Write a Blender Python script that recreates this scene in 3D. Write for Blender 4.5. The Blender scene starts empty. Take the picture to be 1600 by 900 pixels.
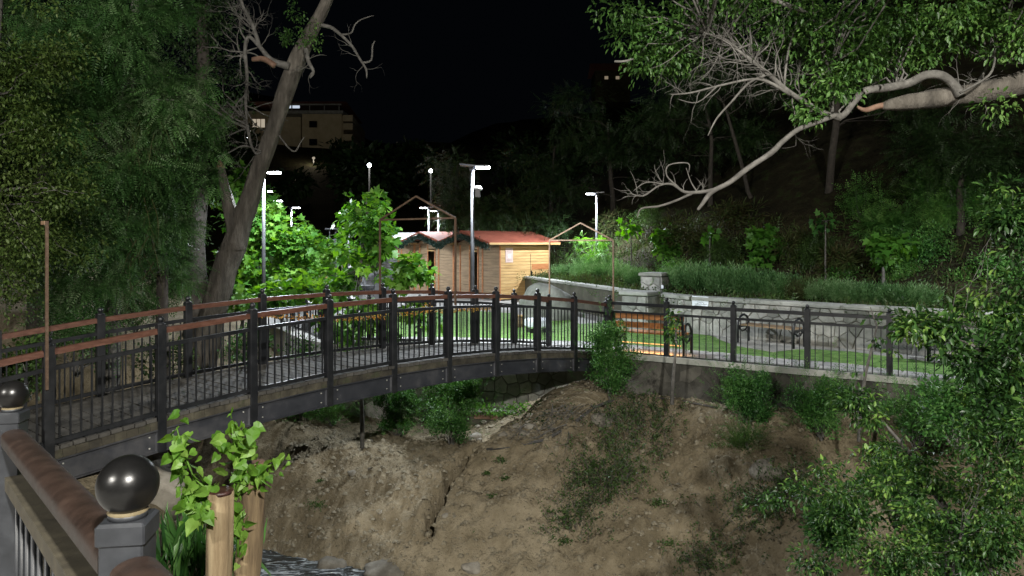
import bpy, math, random
import numpy as np
from mathutils import Vector, Matrix, noise
R = math.radians
random.seed(7); rng = np.random.default_rng(7)
S = bpy.context.scene
COL = S.collection

# ------------------------------------------------------------------ camera, world, exposure, lamps
F = 1155.0; HY = 380.0; EYE = 2.5
cd = bpy.data.cameras.new('camera'); cam = bpy.data.objects.new('camera', cd); COL.objects.link(cam)
cam.location = (0, 0, EYE); cam.rotation_euler = (R(90), 0, 0)
cd.sensor_width = 36; cd.lens = F/1600*36; cd.shift_y = -(450-HY)/1600
cd.clip_start = 0.05; cd.clip_end = 2000
S.camera = cam
W = bpy.data.worlds.new('World'); S.world = W; W.use_nodes = True
bg = W.node_tree.nodes['Background']; bg.inputs[0].default_value = (0.30, 0.42, 0.62, 1); bg.inputs[1].default_value = 0.0028
S.view_settings.view_transform = 'Standard'; S.view_settings.look = 'None'
S.view_settings.exposure = 0; S.view_settings.gamma = 1
COOL = (0.86, 0.93, 1.0); NEUT = (1.0, 0.96, 0.88)
LAMP_W = 2000.0      # the plaza lamps
KEY_W = 18000.0      # the tall street lamps on the road the camera stands on

# ------------------------------------------------------------------ helpers
def P(x, y, d): return Vector(((x-800)/F*d, d, EYE-(y-HY)/F*d))
def lerp(a, b, t): return a+(b-a)*t
def pl(x, xs, ys): return float(np.interp(x, xs, ys))

def tag(o, label=None, cat=None, group=None, kind=None):
    if label: o['label'] = label
    if cat: o['category'] = cat
    if group: o['group'] = group
    if kind: o['kind'] = kind
    return o
def empty(name, loc, label, cat, group=None, rz=0):
    o = bpy.data.objects.new(name, None); COL.objects.link(o); o.location = loc; o.rotation_euler = (0, 0, rz)
    o.empty_display_size = .1
    return tag(o, label, cat, group)
def link(name, me, parent=None, local=False):
    o = bpy.data.objects.new(name, me); COL.objects.link(o)
    if parent:
        o.parent = parent
        if not local:                      # geometry was given in world space
            o.matrix_parent_inverse = world(parent).inverted()
    return o
def world(o):
    m = Matrix.LocRotScale(o.location, o.rotation_euler, o.scale)
    if o.parent: m = world(o.parent) @ o.matrix_parent_inverse @ m
    return m

UPZ = Vector((0,0,1))
class MB:
    def __init__(s): s.v = []; s.f = []; s.sm = []
    def add(s, vs, fs, smooth=False):
        b = len(s.v); s.v += [tuple(p) for p in vs]; s.f += [tuple(i+b for i in f) for f in fs]; s.sm += [smooth]*len(fs)
    def hexa(s, c, ch=0):                  # 8 corners: bottom 4 ccw, top 4 ccw
        s.add(c, [(3,2,1,0),(4,5,6,7),(0,1,5,4),(1,2,6,5),(2,3,7,6),(3,0,4,7)])
    def box(s, c, d, rz=0, bev=0):
        x, y, z = [k/2 for k in d]; ca, sa = math.cos(rz), math.sin(rz)
        def q(a, b, h): return (c[0]+a*ca-b*sa, c[1]+a*sa+b*ca, c[2]+h)
        if bev <= 0:
            s.hexa([q(-x,-y,-z),q(x,-y,-z),q(x,y,-z),q(-x,y,-z),q(-x,-y,z),q(x,-y,z),q(x,y,z),q(-x,y,z)]); return
        b = min(bev, x*.45, y*.45, z*.45); vs = []; fs = []
        rings = [(-z, b), (-z+b, 0), (z-b, 0), (z, b)]
        for h, ins in rings:
            X, Y = x-ins, y-ins
            c_ = b*.6 if ins == 0 else b*.3
            for a, bb in ((-X+c_,-Y),(X-c_,-Y),(X,-Y+c_),(X,Y-c_),(X-c_,Y),(-X+c_,Y),(-X,Y-c_),(-X,-Y+c_)): vs.append(q(a, bb, h))
        for k in range(3):
            for i in range(8): j = (i+1) % 8; fs.append((k*8+i, k*8+j, k*8+8+j, k*8+8+i))
        fs.append(tuple(range(7,-1,-1))); fs.append(tuple(24+i for i in range(8)))
        s.add(vs, fs)
    def bar(s, a, b, w, h, up=(0,0,1)):   # rectangular bar from a to b
        a = Vector(a); b = Vector(b); d = (b-a).normalized(); u = Vector(up)
        sd = d.cross(u)
        if sd.length < 1e-4: sd = Vector((1,0,0))
        sd.normalize(); u = sd.cross(d).normalized(); sd = sd*w/2; u = u*h/2
        s.hexa([a-sd-u, a+sd-u, b+sd-u, b-sd-u, a-sd+u, a+sd+u, b+sd+u, b-sd+u])
    def tube(s, pts, rs, n=6, cap=True, rough=0, seed=0):
        pts = [Vector(p) for p in pts]
        if not hasattr(rs, '__len__'): rs = [rs]*len(pts)
        vs = []; fs = []; ref = Vector((0,0,1)); prev = None
        for i, p in enumerate(pts):
            d = (pts[min(i+1, len(pts)-1)]-pts[max(i-1, 0)])
            if d.length < 1e-9: d = Vector((0,0,1))
            d.normalize()
            if prev is None:
                a = d.cross(ref)
                if a.length < .1: a = d.cross(Vector((0,1,0)))
            else: a = prev-d*prev.dot(d)
            a.normalize(); prev = a; b = d.cross(a)
            for k in range(n):
                t = 2*math.pi*k/n; rr = rs[i]
                if rough:
                    rr *= 1+rough*(noise.noise(Vector((math.cos(t)*2.2+seed, math.sin(t)*2.2, i*.18)))*1.3+noise.noise(Vector((k*1.7+seed, i*.35, 3)))*.5)
                vs.append(p+(a*math.cos(t)+b*math.sin(t))*rr)
        for i in range(len(pts)-1):
            for k in range(n):
                l = (k+1) % n; fs.append((i*n+k, i*n+l, (i+1)*n+l, (i+1)*n+k))
        if cap and n > 2:
            fs.append(tuple(range(n-1,-1,-1))); fs.append(tuple((len(pts)-1)*n+k for k in range(n)))
        s.add(vs, fs, True)
    def lathe(s, c, prof, n=16):
        vs = []; fs = []
        for r, z in prof:
            for k in range(n):
                t = 2*math.pi*k/n; vs.append((c[0]+r*math.cos(t), c[1]+r*math.sin(t), c[2]+z))
        for i in range(len(prof)-1):
            for k in range(n):
                l = (k+1) % n; fs.append((i*n+k, i*n+l, (i+1)*n+l, (i+1)*n+k))
        fs.append(tuple(range(n-1,-1,-1))); fs.append(tuple((len(prof)-1)*n+k for k in range(n)))
        s.add(vs, fs, True)
    def prism(s, poly, z0, z1):
        n = len(poly)
        s.add([(p[0],p[1],z0) for p in poly]+[(p[0],p[1],z1) for p in poly],
              [tuple(range(n-1,-1,-1)), tuple(range(n,2*n))]+[(i,(i+1)%n,n+(i+1)%n,n+i) for i in range(n)])
    def mesh(s, name, m):
        me = bpy.data.meshes.new(name); me.from_pydata(s.v, [], s.f); me.polygons.foreach_set('use_smooth', s.sm)
        for k in (m if isinstance(m, list) else [m]): me.materials.append(k)
        me.update(); return me
    def build(s, name, m, parent=None, local=False):
        return link(name, s.mesh(name, m), parent, local)

def sphere_prof(r, z, n=8): return [(max(1e-4, r*math.sin(math.pi*i/n)), z-r*math.cos(math.pi*i/n)) for i in range(n+1)]

# ------------------------------------------------------------------ materials
def nt(name):
    m = bpy.data.materials.new(name); m.use_nodes = True; t = m.node_tree; t.nodes.clear(); return m, t
def N(t, ty, **k):
    n = t.nodes.new(ty)
    for a, b in k.items():
        if a.startswith('i_'): n.inputs[a[2:].replace('_', ' ')].default_value = b
        else: setattr(n, a, b)
    return n
def ramp(t, fac, stops):
    r = N(t, 'ShaderNodeValToRGB'); e = r.color_ramp.elements
    while len(e) < len(stops): e.new(.5)
    for el, (p, c) in zip(e, stops): el.position = p; el.color = (*c, 1)
    t.links.new(fac, r.inputs[0]); return r.outputs[0]
def mat(name, stops, scale=6, rough=.8, bump=.3, bscale=None, bdist=.01, metal=0, stretch=(1,1,1), spec=.5, coord='pos', detail=6, dirt=None, mottle=0.0, objvar=0.0, rvar=.15):
    m, t = nt(name); L = t.links.new
    o = N(t, 'ShaderNodeOutputMaterial'); p = N(t, 'ShaderNodeBsdfPrincipled', i_Roughness=rough, i_Metallic=metal)
    p.inputs['Specular IOR Level'].default_value = spec
    L(p.outputs[0], o.inputs[0])
    if coord == 'pos': src = N(t, 'ShaderNodeNewGeometry').outputs['Position']
    else: src = N(t, 'ShaderNodeTexCoord').outputs['Object']
    mp = N(t, 'ShaderNodeMapping'); mp.inputs['Scale'].default_value = stretch; L(src, mp.inputs[0])
    n1 = N(t, 'ShaderNodeTexNoise', i_Scale=scale, i_Detail=detail, i_Roughness=.62); L(mp.outputs[0], n1.inputs['Vector'])
    fac = n1.outputs[0]
    if mottle or objvar:
        n2 = N(t, 'ShaderNodeTexNoise', i_Scale=scale*.13, i_Detail=3); L(mp.outputs[0], n2.inputs['Vector'])
        a = N(t, 'ShaderNodeMath', operation='MULTIPLY_ADD'); L(n2.outputs[0], a.inputs[0]); a.inputs[1].default_value = mottle; L(fac, a.inputs[2])
        b = N(t, 'ShaderNodeMath', operation='SUBTRACT'); L(a.outputs[0], b.inputs[0]); b.inputs[1].default_value = mottle*.5; fac = b.outputs[0]
        if objvar:
            oi = N(t, 'ShaderNodeObjectInfo'); c = N(t, 'ShaderNodeMath', operation='MULTIPLY_ADD'); L(oi.outputs['Random'], c.inputs[0]); c.inputs[1].default_value = objvar; L(fac, c.inputs[2])
            d = N(t, 'ShaderNodeMath', operation='SUBTRACT'); L(c.outputs[0], d.inputs[0]); d.inputs[1].default_value = objvar*.5; fac = d.outputs[0]
    col = ramp(t, fac, stops)
    if dirt:
        n3 = N(t, 'ShaderNodeTexNoise', i_Scale=dirt[1], i_Detail=8, i_Roughness=.7); L(src, n3.inputs['Vector'])
        mr = N(t, 'ShaderNodeMapRange'); L(n3.outputs[0], mr.inputs[0]); mr.inputs[1].default_value = dirt[2]; mr.inputs[2].default_value = dirt[2]+.1
        mx = N(t, 'ShaderNodeMix', data_type='RGBA'); L(mr.outputs[0], mx.inputs[0]); L(col, mx.inputs[6]); mx.inputs[7].default_value = (*dirt[0], 1); col = mx.outputs[2]
    L(col, p.inputs['Base Color'])
    if rvar:
        r2 = N(t, 'ShaderNodeMath', operation='MULTIPLY_ADD'); L(n1.outputs[0], r2.inputs[0]); r2.inputs[1].default_value = rvar*2; r2.inputs[2].default_value = rough-rvar; L(r2.outputs[0], p.inputs['Roughness'])
    if bump:
        nb = N(t, 'ShaderNodeTexNoise', i_Scale=bscale or scale*3, i_Detail=8, i_Roughness=.65); L(mp.outputs[0], nb.inputs['Vector'])
        bu = N(t, 'ShaderNodeBump', i_Strength=bump, i_Distance=bdist); L(nb.outputs[0], bu.inputs['Height']); L(bu.outputs[0], p.inputs['Normal'])
    return m
def leafmat(name, cols, trans=.35, rough=.45, spec=.35, ns=.8):
    m, t = nt(name); L = t.links.new
    o = N(t, 'ShaderNodeOutputMaterial')
    at = N(t, 'ShaderNodeAttribute', attribute_name='rnd'); oi = N(t, 'ShaderNodeObjectInfo')
    ad = N(t, 'ShaderNodeMath', operation='ADD'); L(at.outputs['Fac'], ad.inputs[0]); L(oi.outputs['Random'], ad.inputs[1])
    fr = N(t, 'ShaderNodeMath', operation='FRACT'); L(ad.outputs[0], fr.inputs[0])
    g = N(t, 'ShaderNodeNewGeometry'); nz = N(t, 'ShaderNodeTexNoise', i_Scale=ns, i_Detail=3); L(g.outputs['Position'], nz.inputs['Vector'])
    k = N(t, 'ShaderNodeMath', operation='MULTIPLY_ADD'); L(nz.outputs[0], k.inputs[0]); k.inputs[1].default_value = 1.3; k.inputs[2].default_value = -.65
    k2 = N(t, 'ShaderNodeMath', operation='MULTIPLY_ADD'); L(fr.outputs[0], k2.inputs[0]); k2.inputs[1].default_value = .75; k2.inputs[2].default_value = .12
    k3 = N(t, 'ShaderNodeMath', operation='ADD'); L(k.outputs[0], k3.inputs[0]); L(k2.outputs[0], k3.inputs[1])
    n = len(cols); c = ramp(t, k3.outputs[0], [(i/(n-1), q) for i, q in enumerate(cols)])
    p = N(t, 'ShaderNodeBsdfPrincipled', i_Roughness=rough); p.inputs['Specular IOR Level'].default_value = spec; L(c, p.inputs['Base Color'])
    tr = N(t, 'ShaderNodeBsdfTranslucent')
    hs = N(t, 'ShaderNodeHueSaturation', i_Saturation=1.15, i_Value=1.5); hs.inputs['Hue'].default_value = .485; L(c, hs.inputs['Color']); L(hs.outputs[0], tr.inputs[0])
    mx = N(t, 'ShaderNodeMixShader'); mx.inputs[0].default_value = trans; L(p.outputs[0], mx.inputs[1]); L(tr.outputs[0], mx.inputs[2]); L(mx.outputs[0], o.inputs[0])
    return m
def emis(name, c, s):
    m, t = nt(name); o = N(t, 'ShaderNodeOutputMaterial'); e = N(t, 'ShaderNodeEmission', i_Strength=s); e.inputs[0].default_value = (*c, 1); t.links.new(e.outputs[0], o.inputs[0]); return m

g3 = lambda a, b, c, d=.25, e=.5, f=.75: [(d, a), (e, b), (f, c)]
M = {}
M['steel'] = mat('black_painted_steel', g3((.006,.007,.009),(.010,.011,.013),(.020,.021,.024)), 5, .42, .25, 60, .002, dirt=((.09,.085,.075), 9, .66))
M['girder'] = mat('girder_paint', g3((.014,.016,.021),(.025,.027,.033),(.06,.06,.063)), 3, .55, .35, 40, .003, dirt=((.17,.17,.165), 6, .66), mottle=.5)
M['rail_wood'] = mat('red_brown_handrail_wood', g3((.045,.018,.011),(.088,.036,.022),(.14,.065,.043)), 7, .5, .4, 30, .004, stretch=(1,1,5), dirt=((.02,.014,.01), 5, .62))
M['old_wood'] = mat('weathered_deck_wood', g3((.028,.026,.023),(.055,.052,.046),(.095,.09,.08)), 5, .8, .6, 40, .006, objvar=.15, dirt=((.022,.02,.017), 7, .6))
M['moss_wood'] = mat('mossy_beam_wood', g3((.015,.013,.009),(.042,.037,.025),(.085,.077,.052)), 5, .9, .8, 25, .012, objvar=.2, mottle=.5, dirt=((.035,.04,.018), 4, .56))
M['conc'] = mat('pale_concrete', g3((.22,.22,.205),(.33,.325,.31),(.44,.435,.42)), 2.5, .85, .4, 30, .006, mottle=.6, dirt=((.13,.125,.11), 3, .64))
M['slab'] = mat('grey_path_slab', g3((.22,.22,.22),(.34,.335,.33),(.45,.44,.43)), 4, .85, .4, 40, .005, objvar=.3, dirt=((.14,.135,.12), 5, .63))
M['cap'] = mat('coping_concrete', g3((.15,.155,.13),(.27,.275,.245),(.40,.40,.37)), 2.2, .85, .5, 25, .01, mottle=.8, dirt=((.10,.11,.075), 3, .6))
M['wallconc'] = mat('stained_wall_concrete', g3((.036,.035,.024),(.075,.073,.052),(.125,.122,.09)), 1.6, .9, .6, 15, .015, mottle=.8, dirt=((.05,.05,.035), 2.5, .58))
M['mortar'] = mat('dark_mortar', g3((.07,.068,.06),(.12,.115,.10),(.19,.18,.16)), 8, .95, .6, 40, .01)
M['stone'] = mat('grey_wall_stone', g3((.16,.165,.145),(.26,.26,.235),(.38,.375,.345)), 5, .88, .8, 16, .02, objvar=.45, dirt=((.10,.105,.08), 4, .62))
M['damp'] = mat('damp_dark_stone', g3((.018,.018,.014),(.042,.04,.033),(.095,.09,.075)), 2.4, .9, .8, 14, .02, objvar=.25, mottle=.9, dirt=((.018,.017,.013), 2.2, .55))
M['turf'] = mat('green_lawn', g3((.06,.135,.022),(.12,.25,.045),(.19,.34,.08)), 45, .9, .8, 130, .012, mottle=1.2, dirt=((.22,.2,.08), 38, .73))
M['gravel'] = mat('pale_gravel', g3((.18,.175,.155),(.38,.37,.34),(.58,.57,.53)), 28, .9, 1.0, 45, .03)
M['soil'] = mat('brown_bank_soil', g3((.095,.078,.048),(.19,.158,.104),(.285,.243,.168)), 2.0, .97, 1.0, 16, .06, mottle=.9, detail=10, dirt=((.30,.27,.21), 30, .74), spec=.15, rvar=.02)
M['hill'] = mat('hill_soil', g3((.012,.012,.007),(.026,.023,.013),(.05,.044,.023)), 2.0, .95, 1.0, 9, .08, mottle=.8, dirt=((.03,.05,.015), 2, .55), spec=.1, rvar=.02)
M['rock'] = mat('bank_rock', g3((.09,.08,.065),(.17,.155,.125),(.27,.25,.21)), 5, .9, .8, 18, .02, objvar=.3, mottle=.5)
M['boulder'] = mat('grey_boulder', g3((.12,.125,.105),(.20,.205,.18),(.29,.295,.26)), 3, .9, .7, 12, .03, mottle=.6, dirt=((.15,.17,.07), 3, .6))
M['bark'] = mat('furrowed_bark', g3((.030,.026,.021),(.085,.075,.062),(.18,.163,.138)), 7, .95, 1.0, 14, .06, stretch=(1,1,.22), detail=9, rvar=.02)
M['bark2'] = mat('grey_branch_bark', g3((.045,.042,.037),(.095,.09,.081),(.18,.172,.157)), 9, .92, .9, 26, .012, rvar=.02)
M['torn'] = mat('torn_orange_wood', g3((.08,.045,.03),(.15,.085,.055),(.23,.15,.105)), 9, .8, .9, 30, .01)
M['log'] = mat('tan_peeled_log', g3((.075,.05,.026),(.16,.115,.062),(.25,.195,.115)), 26, .85, 1.0, 45, .012, stretch=(1,1,.10), detail=9, mottle=.8)
M['logtop'] = mat('maroon_painted_cut', g3((.018,.007,.006),(.04,.014,.011),(.07,.028,.022)), 18, .5, .7, 40, .006)
M['pine'] = mat('yellow_pine_board', g3((.26,.145,.05),(.43,.27,.105),(.56,.38,.17)), 3.5, .7, .3, 30, .004, stretch=(.35,.35,4), dirt=((.13,.06,.02), 5.5, .68))
M['pine_dk'] = mat('dimmed_pine_board', g3((.13,.085,.045),(.22,.15,.085),(.30,.215,.13)), 3.5, .75, .3, 30, .004, stretch=(.35,.35,4), dirt=((.12,.075,.04), 5, .66))  # darker pine copy; dimmer light on the cabin fronts is in its tone
M['pine_rd'] = mat('orange_brown_board', g3((.20,.07,.022),(.34,.13,.045),(.45,.2,.075)), 5, .6, .3, 30, .004, stretch=(.5,.5,4))
M['seat'] = mat('varnished_bench_slat', g3((.22,.075,.02),(.38,.15,.045),(.5,.23,.08)), 5, .45, .3, 30, .003, stretch=(1,1,6))
M['felt'] = mat('red_felt_roof', g3((.16,.035,.018),(.27,.065,.034),(.36,.11,.065)), 4, .9, .5, 50, .006, mottle=.5)
M['garl'] = leafmat('dark_garland_needles', [(.008,.02,.015),(.018,.045,.034),(.04,.08,.06)], .1)
M['tarp'] = mat('pale_tarp', g3((.14,.145,.16),(.20,.205,.22),(.27,.275,.29)), 3, .6, .4, 5, .03)
M['dark'] = mat('dark_interior', g3((.012,.008,.005),(.03,.018,.01),(.05,.03,.015)), 4, .9, .2)
M['galv'] = mat('galvanised_pole', g3((.04,.042,.045),(.058,.06,.064),(.085,.088,.093)), 7, .6, .2, 40, .002, spec=.3)
M['panel'] = mat('solar_panel', g3((.015,.02,.035),(.02,.028,.05),(.03,.04,.07)), 5, .25, 0)
M['lens'] = emis('lamp_lens', (.9,.96,1), 40); M['lens_far'] = emis('far_lamp_lens', (.85,.93,1), 30)
M['led'] = emis('warm_led_strip', (1,.5,.16), 1.6)
M['win'] = emis('lit_window', (1,.86,.66), .42); M['win3'] = emis('dim_lit_window', (1,.8,.55), .22); M['win2'] = emis('lit_cool_window', (.75,.85,1), .75)
M['glass'] = mat('dark_window_glass', g3((.01,.01,.012),(.012,.012,.015),(.016,.016,.02)), 3, .15, 0)
M['wallY'] = mat('yellow_render', g3((.42,.34,.20),(.5,.42,.26),(.58,.5,.33)), 1, .9, .1, mottle=.5)
M['tile'] = mat('dark_red_tiles', g3((.12,.03,.022),(.18,.05,.035),(.24,.08,.055)), 2, .8, .4, 8, .05)
M['frame'] = mat('tan_timber_frame', g3((.13,.075,.04),(.22,.14,.085),(.31,.21,.13)), 8, .6, .3, 30, .003)
M['rust'] = mat('rusty_frame', g3((.045,.026,.016),(.085,.052,.032),(.135,.09,.058)), 12, .7, .4, 40, .003)
M['white'] = mat('white_enamel', g3((.62,.66,.72),(.70,.74,.80),(.76,.8,.86)), 3, .4, .1)
M['ink'] = mat('grey_ink', g3((.06,.065,.08),(.08,.085,.1),(.1,.105,.12)), 3, .7, 0)
M['paper'] = mat('pinkish_paper', g3((.42,.30,.26),(.5,.37,.33),(.56,.43,.39)), 6, .8, 0)
M['seal'] = mat('yellowed_joint', g3((.07,.055,.025),(.12,.095,.05),(.18,.145,.08)), 12, .8, .3)
M['hose'] = mat('black_pipe', g3((.02,.019,.017),(.04,.038,.035),(.075,.07,.06)), 6, .6, .2)
# ball gloss and foreground railing
M['ball'] = mat('gloss_black_ball', g3((.004,.004,.004),(.006,.006,.006),(.010,.009,.008)), 9, .30, .3, 70, .0012, spec=.35, dirt=((.05,.045,.038), 30, .70), rvar=.08)
M['postg'] = mat('grey_painted_post', g3((.012,.0135,.016),(.019,.021,.025),(.032,.035,.04)), 10, .5, .3, 80, .0012, dirt=((.17,.16,.14), 14, .72))
M['rust_rail'] = mat('rust_brown_rail', g3((.011,.006,.004),(.021,.011,.007),(.036,.02,.013)), 12, .55, .5, 70, .002, dirt=((.26,.2,.13), 17, .73))
M['olive_rail'] = mat('dusty_olive_rail', g3((.025,.021,.013),(.045,.038,.023),(.07,.06,.037)), 14, .8, .6, 80, .002)
t = M['soil'].node_tree; p_ = [n for n in t.nodes if n.type == 'BSDF_PRINCIPLED'][0]; src = p_.inputs['Base Color'].links[0].from_socket; gg = N(t, 'ShaderNodeNewGeometry')
for sc, lo, hi, c in ((11,.31,.37,(.06,.048,.03)),(48,.63,.69,(.30,.265,.20)),(70,.33,.40,(.05,.038,.025))):
    q = N(t, 'ShaderNodeTexNoise', i_Scale=sc, i_Detail=5, i_Roughness=.7, i_Distortion=.4); t.links.new(gg.outputs['Position'], q.inputs['Vector'])
    mr = N(t, 'ShaderNodeMapRange'); t.links.new(q.outputs[0], mr.inputs[0]); mr.inputs[1].default_value = lo; mr.inputs[2].default_value = hi
    if c[0] < .1: mr.inputs[3].default_value = .75; mr.inputs[4].default_value = 0
    else: mr.inputs[4].default_value = .6
    mx = N(t, 'ShaderNodeMix', data_type='RGBA'); t.links.new(mr.outputs[0], mx.inputs[0]); t.links.new(src, mx.inputs[6]); mx.inputs[7].default_value = (*c, 1); src = mx.outputs[2]
t.links.new(src, p_.inputs['Base Color'])
# water
m, t = nt('river_water'); o = N(t, 'ShaderNodeOutputMaterial'); p = N(t, 'ShaderNodeBsdfPrincipled', i_Roughness=.12)
p.inputs['Base Color'].default_value = (.03,.04,.045,1)
g = N(t, 'ShaderNodeNewGeometry'); mp = N(t, 'ShaderNodeMapping'); mp.inputs['Scale'].default_value = (1.1,3.2,1); mp.inputs['Rotation'].default_value = (0,0,R(25)); t.links.new(g.outputs['Position'], mp.inputs[0])
n1 = N(t, 'ShaderNodeTexNoise', i_Scale=2.2, i_Detail=8, i_Roughness=.68, i_Distortion=1.2); t.links.new(mp.outputs[0], n1.inputs['Vector'])
bu = N(t, 'ShaderNodeBump', i_Strength=1.0, i_Distance=.25); t.links.new(n1.outputs[0], bu.inputs['Height']); t.links.new(bu.outputs[0], p.inputs['Normal'])
c = ramp(t, n1.outputs[0], [(.46,(.03,.038,.042)),(.53,(.16,.19,.21)),(.62,(.75,.82,.86))]); t.links.new(c, p.inputs['Base Color'])  # silvery sparkle of the lit water painted onto the wave crests
t.links.new(p.outputs[0], o.inputs[0]); M['water'] = m
# leaves
M['lf_locust'] = leafmat('locust_leaf', [(.015,.044,.012),(.034,.088,.024),(.065,.145,.04),(.15,.21,.11)], .3, spec=.2)
M['lf_olive'] = leafmat('olive_ivy_leaf', [(.018,.036,.008),(.04,.07,.015),(.07,.11,.025),(.11,.15,.05)], .3, spec=.2)
M['lf_plane'] = leafmat('plane_leaf', [(.02,.075,.012),(.05,.15,.022),(.10,.235,.034),(.17,.32,.055)], .42, spec=.3)
M['lf_walnut'] = leafmat('canopy_leaf', [(.018,.048,.010),(.042,.105,.022),(.085,.185,.038),(.17,.29,.08)], .35, spec=.4)
M['lf_shrub'] = leafmat('shrub_leaf', [(.015,.055,.013),(.036,.115,.024),(.075,.19,.045),(.15,.29,.08)], .3, spec=.35)
M['lf_near'] = leafmat('near_leaf', [(.008,.026,.007),(.022,.060,.014),(.052,.125,.028),(.20,.33,.07)], .32, rough=.4, spec=.35, ns=1.8)
M['lf_slope'] = leafmat('lit_slope_leaf', [(.03,.10,.024),(.065,.18,.04),(.12,.28,.065),(.21,.39,.10)], .38, spec=.3)  # brighter shrub-leaf copy; lamp light on the slope is put into its green
M['bark_dk'] = mat('dark_bark', g3((.02,.017,.014),(.04,.034,.028),(.07,.06,.05)), 9, .95, .6)
M['lf_sprout'] = leafmat('sprout_leaf', [(.05,.13,.014),(.095,.21,.025),(.15,.28,.045),(.22,.33,.08)], .4)
M['lf_dark'] = leafmat('dark_tree_leaf', [(.010,.024,.008),(.022,.048,.014),(.038,.075,.022)], .25)
M['lf_rose'] = leafmat('rosemary_leaf', [(.028,.075,.022),(.06,.14,.042),(.11,.21,.075),(.20,.29,.14)], .25, spec=.2)
M['lf_dry'] = leafmat('dry_scrub', [(.035,.03,.014),(.055,.055,.022),(.045,.08,.022),(.085,.085,.038)], .2, spec=.1)
M['lf_weed'] = leafmat('weed_leaf', [(.02,.045,.012),(.04,.08,.018),(.07,.125,.03)], .25)
M['lf_flower'] = leafmat('dried_flower', [(.20,.06,.01),(.42,.19,.03),(.5,.36,.08),(.35,.14,.05)], .15)
M['lf_petal'] = leafmat('petal', [(.35,.36,.20),(.5,.5,.35),(.4,.36,.12)], .1)
M['lf_litter'] = leafmat('litter', [(.05,.035,.02),(.12,.085,.045),(.22,.17,.10),(.07,.05,.03)], .1)
M['lf_bright'] = leafmat('big_soft_leaf', [(.03,.10,.012),(.06,.17,.022),(.11,.24,.04)], .38)

# ------------------------------------------------------------------ leaf clouds
def T(v, f): return (np.array(v, float), f)
TPL = {
 'ovate': T([(0,0,0),(.22,.36,.07),(.15,.72,.03),(0,1,-.12),(-.15,.72,.03),(-.22,.36,.07),(0,.5,-.03)], [(0,1,2,6),(6,2,3),(6,3,4),(0,6,4,5)]),
 'leaf4': T([(0,0,0),(.26,.5,.07),(0,1,-.05),(-.26,.5,.07)], [(0,1,2),(0,2,3)]),
 'blade': T([(-.03,0,0),(.03,0,0),(.02,.55,.05),(0,1,-.06)], [(0,1,2),(0,2,3)]),
 'maple': T([(0,0,0),(.22,.05,.02),(.52,.12,.05),(.34,.34,.02),(.58,.62,.0),(.24,.62,.03),(0,1.05,-.1),(-.24,.62,.03),(-.58,.62,.0),(-.34,.34,.02),(-.52,.12,.05),(-.22,.05,.02),(0,.4,-.04)],
            [(12,0,1),(12,1,2,3),(12,3,4,5),(12,5,6),(12,6,7),(12,7,8,9),(12,9,10,11),(12,11,0)]),
}
def compound(n, lw=.1, ll=.26):
    v = []; f = []
    for i in range(n):
        y = .12+.82*i/n
        for s in (-1, 1):
            b = len(v); dx = s*ll*(1-.35*i/n); dz = -.10*(y**2)
            v += [(0,y,dz),(dx*.5,y+.02+lw*.5,dz-.01),(dx,y+.06,dz-.06),(dx*.5,y+.04-lw*.5,dz-.01)]; f.append((b,b+1,b+2,b+3) if s < 0 else (b,b+3,b+2,b+1))
    b = len(v); v += [(0,.94,-.1),(lw*.5,1.05,-.12),(0,1.2,-.16),(-lw*.5,1.05,-.12)]; f.append((b,b+1,b+2,b+3))
    return T(v, f)
TPL['comp'] = compound(6, .085, .27); TPL['comp_s'] = compound(3, .13, .3)
def sprig(n=11):
    v = [(-.012,0,0),(.012,0,0),(0,1,0)]; f = [(0,1,2)]
    for i in range(n):
        y = .1+.85*i/n; a = i*2.4; c, s = math.cos(a), math.sin(a); b = len(v); l = .15*(1-.4*i/n)
        v += [(0,y,0),(c*l-s*.018,y+.10,s*l+c*.018),(c*l*1.2,y+.2,s*l*1.2)]; f.append((b,b+1,b+2))
    return T(v, f)
TPL['sprig'] = sprig()
def unit(a): return a/np.maximum(np.linalg.norm(a, axis=1, keepdims=True), 1e-9)
def basis(ax, up):
    ax = unit(ax); s = unit(np.cross(ax, up)); n = np.cross(s, ax); return s, ax, n
def leafcloud(name, pos, ax, up, size, tpl, m, parent=None, kind='stuff'):
    V, Fc = TPL[tpl]; n = len(pos); s, a, nn = basis(ax, up)
    vv = pos[:,None,:]+size[:,None,None]*(V[None,:,0:1]*s[:,None,:]+V[None,:,1:2]*a[:,None,:]+V[None,:,2:3]*nn[:,None,:])
    nv = len(V); vv = vv.reshape(-1,3).astype(np.float32)
    loops = np.concatenate([np.array(f) for f in Fc]); ls = np.array([len(f) for f in Fc]); st = np.concatenate([[0], np.cumsum(ls)[:-1]])
    L = (loops[None,:]+np.arange(n)[:,None]*nv).reshape(-1).astype(np.int32)
    ST = (st[None,:]+np.arange(n)[:,None]*len(loops)).reshape(-1).astype(np.int32); LT = np.tile(ls, n).astype(np.int32)
    me = bpy.data.meshes.new(name); me.vertices.add(len(vv)); me.vertices.foreach_set('co', vv.reshape(-1))
    me.loops.add(len(L)); me.loops.foreach_set('vertex_index', L)
    me.polygons.add(len(ST)); me.polygons.foreach_set('loop_start', ST); me.polygons.foreach_set('loop_total', LT)
    me.update(calc_edges=True)
    at = me.attributes.new('rnd', 'FLOAT', 'POINT'); at.data.foreach_set('value', np.repeat(rng.random(n), nv).astype(np.float32))
    me.materials.append(m)
    o = link(name, me, parent)
    if kind: o['kind'] = kind
    return o
_tm = {}
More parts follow.
